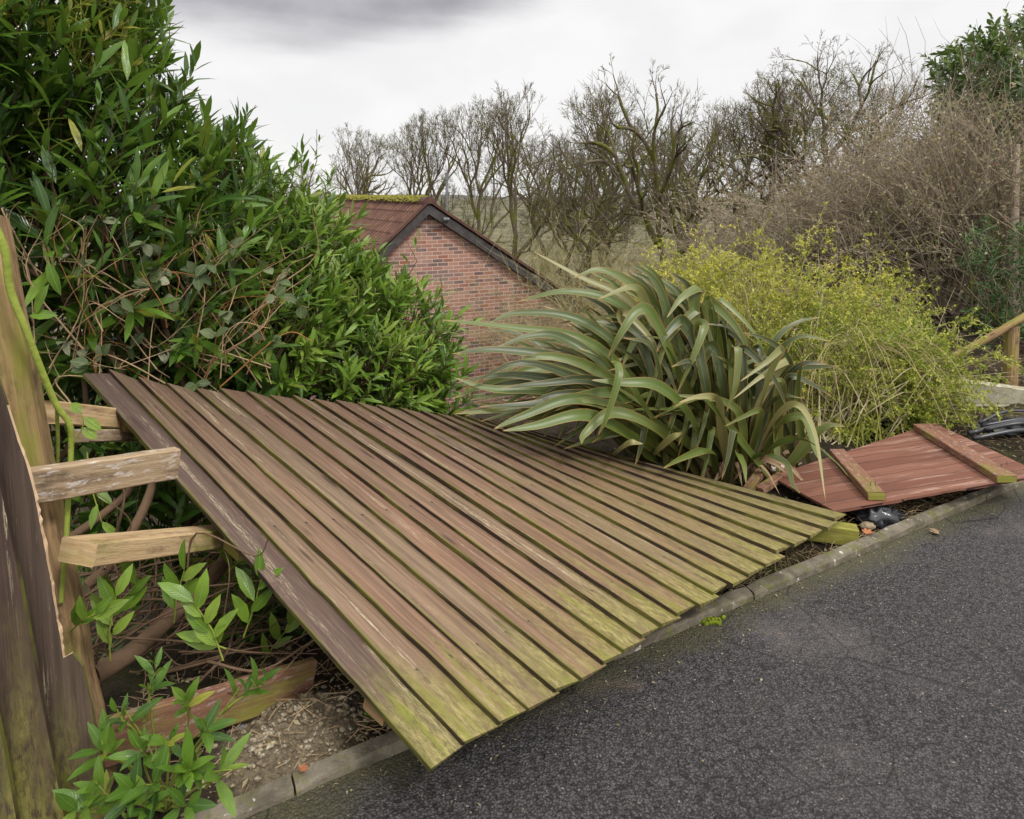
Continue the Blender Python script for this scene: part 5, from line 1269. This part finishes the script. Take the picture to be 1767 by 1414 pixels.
# ------------------------------------------------------------------ ground litter: straw, gravel, leaf litter
def scatter_straw(name, count, s0, s1, d0, d1, Lr, lab, mat_, zoff=0.0):
    mb = MB(); n_ = 0
    for _ in range(count):
        s, d = rng.uniform(s0, s1), rng.uniform(d0, d1); p = K0+KD*s+KN*d; z = float(gh(p[0], p[1])); L_ = rng.uniform(*Lr)
        a = rng.uniform(0, 6.28); e_ = abs(rng.normal())*.35; dd = V(math.cos(a)*math.cos(e_), math.sin(a)*math.cos(e_), math.sin(e_))
        p = V(p[0], p[1], z+.004+zoff); tube(mb, [p, p+dd*L_*.5+rdir()*L_*.08, p+dd*L_-V(0, 0, L_*.15)], [.0014, .0012, .0006], 3, rng.random())
    tag(mb.build(name, mat_), lab, name.replace('_', ' '), kind='stuff')
scatter_straw('dry_grass', 1500, .2, 2.4, .07, .5, (.03, .14), 'dry straw and dead grass on the soil strip along the kerb', M['straw'])
scatter_straw('dead_grass', 1600, 2.6, 5.5, .3, 2.2, (.04, .16), 'pale dead grass on the bank at the right beyond the red panel', M['straw'])
scatter_straw('leaf_litter_twigs', 900, -1.9, .4, .07, .7, (.03, .12), 'dark twigs and dry stalks on the ground under the fallen panel', M['cane'])
mb = MB()
for _ in range(1000):
    g = rng.random() < .75
    s, d = (-1.47+rng.normal()*.17, .19+rng.normal()*.08) if g else (rng.uniform(-1.6, 2.2), rng.uniform(.08, .5))
    if d < .075: continue
    p = K0+KD*s+KN*d; r_ = .003+.009*rng.random()**2.4
    c = V(p[0], p[1], float(gh(p[0], p[1]))+r_*.05); crumple(mb, c, r_, r_*rng.uniform(.6, 1), r_*.6, .13, 8, 5)
tag(mb.build('gravel', M['gravel'], smooth=True), 'loose pale gravel on the soil mound beside the kerb', 'gravel', kind='stuff')
mb = MB(); k = 2600
s, d = rng.uniform(-1.9, 5.5, k), rng.uniform(.06, 1.6, k); pp = K0[None]+s[:, None]*KD+d[:, None]*KN
zz = gh(pp[:, 0], pp[:, 1]); P3 = np.column_stack([pp, zz+.006])
bits(mb, P3, rdir(k)*V(1, 1, .25), rdir(k)*.4+V(0, 0, 1), rng.uniform(.012, .04, k), rng.uniform(.008, .02, k), rng.random(k))
tag(mb.build('leaf_litter', M['buff']), 'brown leaf litter spread over the soil beyond the kerb', 'leaf litter', kind='stuff')
mb = MB(); k = 420
s, d = rng.uniform(-1.8, 3.5, k), -abs(rng.exponential(.12, k))-.004; pp = K0[None]+s[:, None]*KD+d[:, None]*KN
bits(mb, np.column_stack([pp, np.full(k, .005)]), rdir(k)*V(1, 1, .15), rdir(k)*.3+V(0, 0, 1), rng.uniform(.004, .016, k), rng.uniform(.003, .009, k), rng.random(k))
tag(mb.build('road_grit', M['buff']), 'grit and leaf crumbs gathered on the asphalt along the kerb', 'grit', kind='stuff')
# weed tufts at the kerb
for (px, py, lab) in ((640, 1238, 'small green weed tuft under the lower edge of the panel at its left end'), (1345, 1000, 'small green weed tuft in the dark strip under the right end of the panel')):
    mb = MB(); c = gz(px, py, .0); LP = [c+V(rng.normal()*.02, rng.normal()*.02, 0) for _ in range(26)]
    leaves(mb, LP, [unit(V(rng.normal()*.6, rng.normal()*.6, .8)) for _ in LP], [unit(V(rng.normal(), -1, .6)) for _ in LP], rng.uniform(.02, .05, 26), .010, rng.random(26)); tag(mb.build('weed', M['laurel2'], smooth=True), lab, 'weed')
